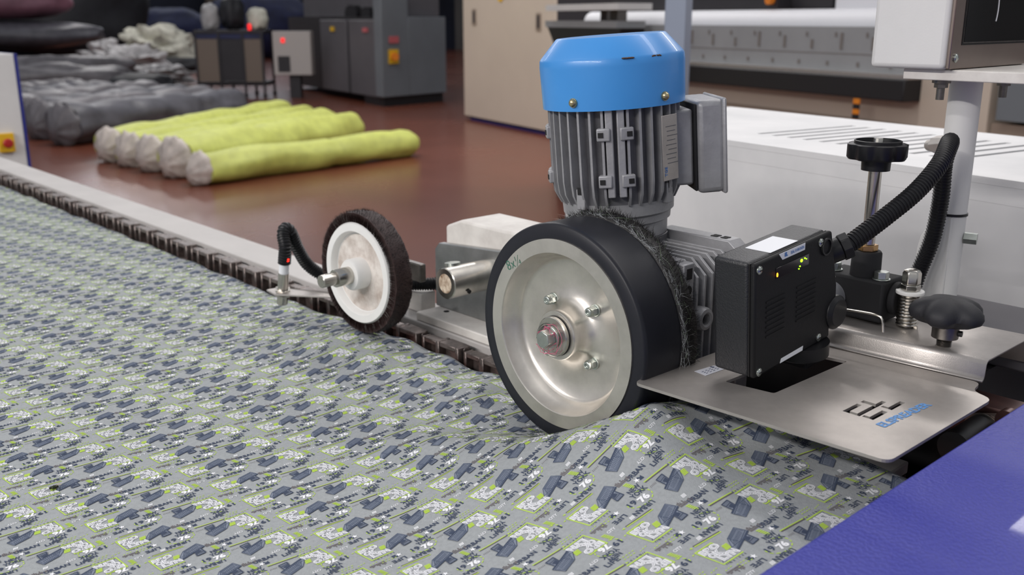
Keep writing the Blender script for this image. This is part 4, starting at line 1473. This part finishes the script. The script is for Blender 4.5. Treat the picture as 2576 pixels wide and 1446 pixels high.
def roll(name, label, group, p0, p1, r, m, seed, flat=.85, end=None, amp=.02, taper=.6, endcol='wrap_pale', lump=0.0):
    """a soft wrapped roll lying on the floor from p0 to p1 (floor points of its axis)"""
    p0 = Vector((p0[0], p0[1], 0))
    p1 = Vector((p1[0], p1[1], 0))
    d = (p1 - p0)
    L = d.length
    d.normalize()
    sd = Vector((-d.y, d.x, 0))
    z0 = p0.z
    t = thing(name, label, 'roll', tuple((p0 + p1) / 2), group=group)
    nl, nr = 46, 28
    m1 = MB()
    rd = random.Random(seed)
    seams = [rd.uniform(.3, .7)]
    for j in range(nl + 1):
        u = j / nl
        k = 1.0
        if u > .93:
            k = math.sqrt(max(0.0, 1 - ((u - .93) / .07) ** 2)) * (1 - taper) + taper * (1 - ((u - .93) / .07) ** 2) if u < 1 else .02
        for sm_ in seams:
            k *= 1 - .09 * math.exp(-((u - sm_) / .012) ** 2)
        k *= 1 + .05 * noise.noise(Vector((u * 6, seed * 3.7, 0)))
        if lump:
            k *= 1 - lump + lump * abs(math.sin(PI * (u * 5.3 + seed * .37))) ** .6
        for i in range(nr):
            a = 2 * PI * i / nr
            rr = r * k * (1 + amp * 3 * noise.noise(Vector((u * L * 2.2, math.cos(a) * 1.5 + seed, math.sin(a) * 1.5))))
            zz = r * flat + rr * flat * math.sin(a)
            zz = max(.004, zz)
            q = p0 + d * (u * L) + sd * (rr * 1.06 * math.cos(a))
            m1.v.append((q.x, q.y, zz))
    for j in range(nl):
        for i in range(nr):
            m1.f.append((j * nr + i, j * nr + (i + 1) % nr, (j + 1) * nr + (i + 1) % nr, (j + 1) * nr + i))
    m1.f.append(tuple(range(nr - 1, -1, -1)))
    m1.f.append(tuple(range(nl * nr, (nl + 1) * nr)))
    m1.build('roll_body', m, t, ang=70)
    if end:
        m2 = MB()
        ne = 5
        for j in range(ne + 1):
            u = j / ne
            k = (1.0, .99, .90, .74, .52, .34)[j]
            for i in range(nr):
                a = 2 * PI * i / nr
                cr = 1 + (.04 + .16 * u) * math.sin(9 * a + seed) + .10 * noise.noise(Vector((i * .7, j * .9, seed)))
                rr = r * k * cr
                zz = max(.004, r * flat * (1 - .25 * u) + rr * flat * math.sin(a) * (1.15 if j else 1))
                q = p0 - d * (u * end - .004) + sd * (rr * math.cos(a) * (1 - .25 * u))
                m2.v.append((q.x, q.y, zz))
        for j in range(ne):
            for i in range(nr):
                m2.f.append((j * nr + i, j * nr + (i + 1) % nr, (j + 1) * nr + (i + 1) % nr, (j + 1) * nr + i))
        m2.f.append(tuple(range(ne * nr, (ne + 1) * nr)))
        m2.build('wrapper_end', endcol, t, ang=70)
    return t


Y0 = [(-9.42, 2.98), (-8.96, 3.00), (-8.50, 3.02), (-7.98, 3.03), (-7.44, 3.03)]
Y1 = [(-11.55, 6.25), (-10.85, 6.20), (-10.00, 6.00), (-9.15, 5.80), (-7.75, 5.62)]
YR = [.185, .18, .185, .20, .155]
YL = ['rearmost long yellow wrapped fabric roll, next to the grey rolls', 'second yellow wrapped fabric roll from the back', 'middle of the five yellow wrapped fabric rolls', 'tall yellow wrapped fabric roll just behind the frontmost one', 'frontmost yellow wrapped fabric roll lying alone on the brown floor']
for k in range(5):
    d = (Vector(Y1[k]) - Vector(Y0[k])).normalized()
    roll('fabric_roll', YL[k], 'yellow wrapped fabric rolls', Y0[k], Y1[k], YR[k], 'yellow_cloth', k + 1, flat=.93, end=.15, amp=.06)
G0 = [(-11.15, 3.10), (-11.95, 3.10), (-12.8, 3.3), (-13.7, 3.3), (-14.6, 3.4), (-15.6, 3.6)]
G1 = [(-12.35, 5.95), (-13.5, 6.1), (-14.4, 6.1), (-15.4, 6.0), (-15.8, 5.4), (-16.6, 5.2)]
GL = ['frontmost grey plastic-wrapped roll behind the yellow rolls', 'second grey plastic-wrapped roll from the front', 'third grey plastic-wrapped roll from the front', 'fourth grey plastic-wrapped roll from the front', 'fifth grey plastic-wrapped roll, beside the black bag', 'rearmost grey plastic-wrapped roll on the floor']
GR = [.27, .26, .25, .26, .26, .27]
for k in range(6):
    roll('fabric_roll', GL[k], 'grey wrapped fabric rolls', G0[k], G1[k], GR[k], 'grey_cloth' if k % 2 == 0 else 'grey_cloth_light', 20 + k, flat=.88, end=.16, amp=.07, endcol='grey_cloth_light', lump=.13)


def bag(name, label, cat, c, s, m, seed, rz=0.0, amp=.10, sc=2.0, group=None, flatb=True, pw=.75):
    """soft lumpy bag resting at height c.z"""
    n, k = 40, 22
    mb = MB()
    M = Matrix.Rotation(rz, 3, 'Z')
    for j in range(k + 1):
        p = -PI / 2 + PI * j / k
        for i in range(n):
            t = 2 * PI * i / n
            sg = lambda x: math.copysign(abs(x) ** pw, x)
            v = Vector((sg(math.cos(p)) * sg(math.cos(t)), sg(math.cos(p)) * sg(math.sin(t)), sg(math.sin(p))))
            q = 1 + amp * noise.noise(Vector(v) * sc + Vector((seed * 5.1, seed, seed * 2.2))) * 1.6 + amp * .5 * noise.noise(Vector(v) * sc * 3 + Vector((seed, 3, 1)))
            v = Vector((v.x * s[0] * .5 * q, v.y * s[1] * .5 * q, v.z * s[2] * .5 * q))
            v = M @ v
            z = max(c[2] + .002, c[2] + s[2] * .48 + v.z)
            mb.v.append((c[0] + v.x, c[1] + v.y, z))
    for j in range(k):
        for i in range(n):
            mb.f.append((j * n + i, j * n + (i + 1) % n, (j + 1) * n + (i + 1) % n, (j + 1) * n + i))
    o = mb.build(name, m, None, ang=80)
    tag(o, label, cat, group)
    return o


A15 = R(68)
bag('fabric_bag', 'long dark grey bag lying across the rear grey rolls', 'bag', (-18.6, 5.3, .0), (1.0, 3.0, .62), 'grey_cloth_light', 3, R(-12), amp=.16)
bag('fabric_bag', 'black bag at the right end of the grey pile', 'bag', (-17.3, 6.55, .0), (.8, 1.1, .46), 'dark_cloth', 4, R(-20))
bag('fabric_bag', 'mid grey bag behind the long dark grey bag', 'bag', (-20.0, 5.8, .0), (1.0, 3.0, .72), 'grey_cloth_light', 5, R(-10), amp=.18)
bag('plastic_wrap', 'crumpled clear plastic wrap behind the black bag', 'plastic wrap', (-20.6, 8.2, .0), (1.1, 1.3, .42), 'pale_cloth', 6, amp=.45, sc=3.5)
bag('plastic_wrap', 'crumpled whitish plastic beside the dark stacked bags', 'plastic wrap', (-24.0, 8.9, .0), (1.1, 1.5, .70), 'pale_cloth', 16, amp=.45, sc=3.5)
bag('plastic_wrap', 'pale wrapped bundle under the grey stacked bag', 'plastic wrap', (-21.2, 4.7, .0), (.8, 1.8, .70), 'grey_cloth_light', 26, amp=.25, sc=3)
bag('fabric_bag', 'grey flat bag under the mauve bag', 'bag', (-23.0, 5.95, .80), (1.8, 4.0, .58), 'grey_cloth', 7, R(-10), amp=.06)
bag('fabric_bag', 'mauve pink wrapped bag on top of the stack at upper left', 'bag', (-23.2, 5.55, 1.42), (1.7, 3.7, .72), 'mauve_cloth', 8, R(-10), amp=.05)
bag('fabric_bag', 'dark bag at the bottom of the stack under the mauve bag', 'bag', (-23.0, 5.4, .0), (1.4, 3.0, .76), 'dark_cloth', 18, R(-10), amp=.06)
bag('fabric_heap', 'big black fabric heap behind the stacked bags', 'heap', (-31.0, 9.6, .0), (4.0, 5.2, 3.6), 'dark_cloth', 9, amp=.12)
bag('fabric_heap', 'big black fabric heap at the far left edge', 'heap', (-31.5, 4.2, .0), (4.0, 4.6, 3.4), 'dark_cloth', 19, amp=.12)
bag('fabric_heap', 'navy blue fabric heap beside the cart', 'heap', (-34.0, 18.0, .0), (3.0, 3.8, 2.4), 'navy_cloth', 10, amp=.08)
bag('fabric_heap', 'dark navy rounded heap behind the cream heap', 'heap', (-33.5, 14.2, .0), (2.4, 3.2, 1.80), 'navy_cloth', 29, amp=.08)
bag('fabric_heap', 'crumpled cream fabric heap on the floor in the back', 'heap', (-27.3, 11.25, .0), (1.1, 1.9, 1.10), 'cream_cloth', 11, amp=.42, sc=3.2)
bag('fabric_heap', 'small white crumpled heap left of the cream heap', 'heap', (-26.6, 9.3, .0), (.9, 1.0, .80), 'pale_cloth', 12, amp=.42, sc=3.2)
bag('fabric_bag', 'flat black bag in front of the cream heap', 'bag', (-25.9, 11.0, .0), (.8, 1.8, .40), 'dark_cloth', 13, R(-25))
bag('fabric_bundle', 'small pale bundle on a pallet beside the cart', 'bundle', (-30.0, 13.9, .02), (.9, 1.3, .50), 'cream_cloth', 15)
bag('fabric_heap', 'dark red fabric at the far left top', 'heap', (-28.0, 5.6, 0), (.8, 1.2, 2.9), 'red_cloth', 17, amp=.05)
pp = thing('board', 'tall tan board standing at the dark back wall', 'board', (-36.0, 17.6, 0))
MB().span((-36.3, 17.0, 0), (-36.1, 18.2, 3.4)).build('board_face', 'cart_panel', pp)

# ================================================================ cart with bottles of stock at the back
ct = thing('trolley', 'brown panelled trolley with steel top standing by the grey machine', 'trolley', (-16.4, 7.8, 0))
cu = Vector((.68, .735, 0))
cv = Vector((-.735, .68, 0))


def cp(u, v, z):
    q = Vector((-16.75, 7.35, 0)) + cu * u + cv * v
    return Vector((q.x, q.y, z))


def cbox(mb, u0, u1, v0, v1, z0, z1):
    return mb.prism([cp(u0, v0, z0), cp(u1, v0, z0), cp(u1, v1, z0), cp(u0, v1, z0)], (0, 0, z1 - z0))


cbox(MB(), 0, 1.28, 0, .8, 1.16, 1.22).build('top', 'machine_dark', ct)
cbox(MB(), .02, .42, .02, .05, .30, 1.06).build('panel', 'cart_panel', ct)
cbox(MB(), .46, .86, .02, .05, .30, 1.06).build('panel', 'machine_dark', ct)
cbox(MB(), .90, 1.26, .02, .05, .30, 1.06).build('panel', 'cart_panel', ct)
cbox(MB(), .02, 1.26, .02, .04, 1.07, 1.155).build('rail', 'navy_cloth', ct)
cbox(MB(), .02, 1.26, .1, .7, .22, .29).build('shelf', 'machine_dark', ct)
for u in (0.0, .43, .87, 1.22):
    for v in (.0, .74):
        cbox(MB(), u, u + .04, v, v + .04, .08, 1.155).build('leg', 'machine_dark', ct)
        MB().cyl(cp(u + .02, v, .04), cp(u + .02, v + .04, .04), .04, n=16).build('caster', 'machine_black', ct)
bag('plastic_bag', 'white plastic bag on the trolley top', 'bag', (-16.85, 7.75, 1.22), (.30, .30, .48), 'pale_cloth', 31)
bag('fabric_bundle', 'black bundle on the trolley top', 'bundle', (-16.55, 8.05, 1.22), (.42, .42, .60), 'dark_cloth', 32)
bag('plastic_bag', 'pale plastic bag on the right of the trolley top', 'bag', (-16.25, 8.40, 1.22), (.35, .35, .40), 'cream_cloth', 33)
MB_ = MB().ball((-16.02, 8.10, 1.30), .035, 12, 8).cyl((-16.02, 8.10, 1.22), (-16.02, 8.10, 1.28), .03, n=12).build('signal_lamp', 'lamp_red', None)
tag(MB_, 'small red signal lamp on the trolley', 'lamp')

# ================================================================ dark grey machine in the background
gm = thing('grey_machine', 'large dark grey machine with double doors and slate end panel', 'machine', (-14, 9.4, 0))
c0 = Vector((-12.82, 8.75, 0))
mu = Vector((-.979, .204, 0))
mv = Vector((-.16, .987, 0))


def gq(u, v, z):
    return c0 + mu * u + mv * v + Vector((0, 0, z))


def gbox(u0, u1, v0, v1, z0, z1):
    return MB().prism([gq(u0, v0, z0), gq(u1, v0, z0), gq(u1, v1, z0), gq(u0, v1, z0)], (0, 0, z1 - z0))


gbox(.30, 3.3, .12, 1.6, .12, 1.45).build('body', 'machine_dark', gm)
for (u0, u1) in ((.08, 1.50), (1.62, 2.95)):
    dd = gbox(u0, u1, .04, .118, .14, 1.40).build('door', 'machine_grey', gm, bevel=.01)
gbox(.10, .9, .02, .039, 1.2, 1.3)
gbox(-.02, .30, .0, .62, .16, 1.95).build('end_panel', 'machine_slate', gm, bevel=.01)
gbox(-.02, .30, .62, 1.55, .16, 1.45).build('end_panel', 'machine_slate', gm, bevel=.01)
gbox(.05, .9, .05, 1.5, .0, .159).build('plinth', 'machine_black', gm)
gbox(.30, 4.9, .5, 1.6, 1.46, 2.6).build('upper_body', 'machine_grey', gm)
gbox(3.3, 5.2, .2, 1.4, .1, 1.46).build('rear_body', 'machine_dark', gm)
MB().cyl(gq(1.9, .3, 1.50), gq(1.9, .75, 1.50), .16, n=24).build('roller', 'machine_black', gm)
MB().cyl(gq(1.2, .3, 1.50), gq(1.2, .75, 1.50), .12, n=24).build('roller', 'machine_black', gm)
gx = Vector((.985, .16, 0))


def plate_on_end(v0, v1, z0, z1, m, name, th=.02, parent=None):
    return gbox(-.02 - th, -.0201, v0, v1, z0, z1).build(name, m, parent or gm)


plate_on_end(.16, .38, 1.03, 1.14, 'sign_pink', 'warning_label')
sw = plate_on_end(.14, .36, .70, .93, 'sign_yellow', 'switch_plate', .03)
MB().cyl(gq(-.0505, .25, .815), gq(-.11, .25, .815), .065, n=20).build('switch_knob', 'sign_orange', sw)
gbox(.62, .84, .018, .0399, 1.20, 1.27).build('warning_label', 'sign_pink', gm)
gbox(2.2, 2.38, .018, .0399, 1.20, 1.28).build('warning_label', 'sign_yellow', gm)
# control cabinet standing in front of the rear part
kc = thing('electric_cabinet', 'small pale grey electric cabinet with red lamp on a dark leg', 'cabinet', (-15.4, 8.4, 0))
ku = Vector((.674, .738, 0))
kp = Vector((-15.72, 8.38, 0))


def kbox(u0, u1, v0, v1, z0, z1):
    kv = Vector((-.738, .674, 0))
    q = [kp + ku * u0 + kv * v0, kp + ku * u1 + kv * v0, kp + ku * u1 + kv * v1, kp + ku * u0 + kv * v1]
    return MB().prism([(p.x, p.y, z0) for p in q], (0, 0, z1 - z0))


kbox(0, .69, 0, .30, .42, 1.20).build('case', 'box_grey', kc, bevel=.01)
kbox(.08, .30, -.012, -.001, .48, .76).build('vent', 'machine_dark', kc)
kbox(.16, .22, -.02, -.001, 1.00, 1.08).build('lamp', 'lamp_red', kc)
kbox(.25, .45, .08, .28, .0, .4195).build('leg', 'machine_dark', kc)

# ================================================================ beige double-door cabinet
bg = thing('tall_cabinet', 'tall beige cabinet with two recessed handles behind the motor', 'cabinet', (-9.2, 8.6, 0))
b0_ = Vector((-10.37, 8.46, 0))
bu = Vector((.970, -.243, 0))
bv = Vector((.243, .970, 0))


def bbox(u0, u1, v0, v1, z0, z1):
    q = [b0_ + bu * u0 + bv * v0, b0_ + bu * u1 + bv * v0, b0_ + bu * u1 + bv * v1, b0_ + bu * u0 + bv * v1]
    return MB().prism([(p.x, p.y, z0) for p in q], (0, 0, z1 - z0))


bbox(0, 2.56, .03, 1.0, .04, 2.5).build('body', 'machine_dark', bg)
bbox(.0, 2.56, .0, .028, .06, 2.5).build('door', 'beige_panel', bg, bevel=.006)
bbox(.1, 2.5, .05, .9, .0, .039).build('plinth', 'paint_blue_edge', bg)
for (u, z) in ((.30, 1.33), (2.10, 1.27)):
    h = bbox(u, u + .12, -.012, -.001, z, z + .22).build('handle', 'beige_dark', bg, bevel=.004)
    bbox(u + .03, u + .10, -.0135, -.0121, z + .03, z + .19).build('recess', 'machine_dark', h)
MB().cyl((b0_ + bu * 1.15 - bv * .001 + Vector((0, 0, 1.72))), (b0_ + bu * 1.15 - bv * .01 + Vector((0, 0, 1.72))), .09, n=24).build('round_label', 'sign_yellow', bg)

# ================================================================ blue-grey post
po = thing('steel_post', 'blue-grey painted steel post behind the motor', 'post', (-1.86, 2.56, 0))
Mz = Matrix.Rotation(R(-12), 3, 'Z')
MB().box((-1.87, 2.56, .52), (.082, .082, 1.04), rz=R(22)).build('post_foot', 'post_blue', po, bevel=.004)
MB().box((-1.87, 2.56, 2.05), (.090, .090, 1.98), rz=R(22)).build('post_shaft', 'post_blue', po, bevel=.004)
MB().box((-1.87, 2.56, 1.050), (.098, .098, .019), rz=R(22)).build('collar', 'white_paint', po)

# ================================================================ wide-format machine behind the white cabinet
fm = thing('printing_machine', 'long grey and black machine with white web roller behind the cabinet', 'machine', (-2.5, 4.6, 0))
f0 = Vector((-1.66, 4.21, 0))
fu = Vector((-.956, .292, 0))
fv = Vector((.292, .956, 0))


def fq(u, v, z):
    return f0 + fu * u + fv * v + Vector((0, 0, z))


def fbox(u0, u1, v0, v1, z0, z1):
    return MB().prism([fq(u0, v0, z0), fq(u1, v0, z0), fq(u1, v1, z0), fq(u0, v1, z0)], (0, 0, z1 - z0))


fbox(.0, 3.6, .10, .9, .0, 1.0).build('base', 'beige_panel', fm)
fbox(-.42, -.002, .08, .9, .0, 1.45).build('side_pillar', 'beige_panel', fm)
fbox(.02, 3.6, .095, .0999, .86, .875).build('seam', 'beige_dark', fm)
fbox(.0, 3.6, -.04, .5, 1.0002, 1.112).build('black_beam', 'machine_black', fm, bevel=.006)
fbox(.0, 3.6, -.02, .3, 1.1123, 1.132).build('edge_strip', 'stainless', fm)
fp = fbox(.0, 3.6, .03, .5, 1.1322, 1.372).build('front_panel', 'band_grey', fm)
fbox(.0, 3.6, .0285, .0299, 1.224, 1.229).build('groove', 'mark_grey', fp)
for k in range(15):
    u = .06 + k * .235
    fbox(u, u + .020, .026, .0298, 1.250, 1.300 + .02 * ((k * 7) % 3)).build('stamp', 'mark_grey', fp)
    fbox(u + .10, u + .118, .026, .0298, 1.160, 1.184).build('stamp', 'mark_grey', fp)
    fbox(u + .05, u + .064, .026, .0298, 1.318, 1.342).build('stamp', 'mark_grey', fp)
MB().cyl(fq(-.05, .20, 1.385), fq(3.6, .20, 1.385), .085, n=40).build('web_roller', 'sheet_white', fm)
fbox(.95, 3.5, .32, .8, 1.4707, 2.2).build('print_head', 'machine_dark', fm, bevel=.01)
fbox(.05, .90, .30, .75, 1.4707, 2.2).build('bright_panel', 'sheet_white', fm)
fbox(1.30, 1.40, .20, .3, 1.475, 1.56).build('carriage', 'machine_dark', fm)
MB().cyl(fq(1.35, .16, 1.53), fq(1.35, .196, 1.53), .03, n=16).build('knob', 'sign_orange', fm)
fbox(-.75, -.43, .10, .7, .0, .93).build('side_body', 'beige_dark', fm)
fbox(-1.2, -.48, .06, .7, .95, 1.22).build('side_block', 'machine_slate', fm)
tp = thing('hazard_strip', 'orange and black striped strip hanging below the black beam', 'strip', tuple(fq(.30, -.06, .86)))
for k in range(5):
    fbox(.285, .33, -.052, -.045, .86 + k * .0275, .8875 + k * .0275).build('band', 'orange_tape' if k % 2 == 0 else 'machine_black', tp)
# feeder at the left end of the machine
fd = thing('feeder_unit', 'black feeder hopper with white lid left of the steel post', 'feeder', tuple(fq(2.9, .1, 0)))
MB().prism([fq(2.42, -.30, 1.19), fq(3.32, -.30, 1.19), fq(3.46, -.30, 1.35), fq(2.34, -.30, 1.35)], fv * .2).build('hopper', 'machine_black', fd)
fbox(2.40, 3.50, -.30, -.06, 1.3502, 1.40).build('tray', 'band_grey', fd)
fbox(2.32, 3.42, -.34, -.06, 1.475, 1.52).build('lid', 'white_paint', fd)
fbox(2.46, 2.56, -.26, -.18, 1.4002, 1.4748).build('bracket', 'steel_dark', fd)
fbox(2.70, 2.80, -.20, -.12, 1.4002, 1.4748).build('bracket', 'steel_dark', fd)
fbox(2.40, 3.3, -.28, -.06, .0, 1.189).build('pedestal', 'machine_dark', fd)
MB().ball(fq(2.95, -.31, 1.17), .03, 12, 8).build('indicator', 'orange_tape', fd)
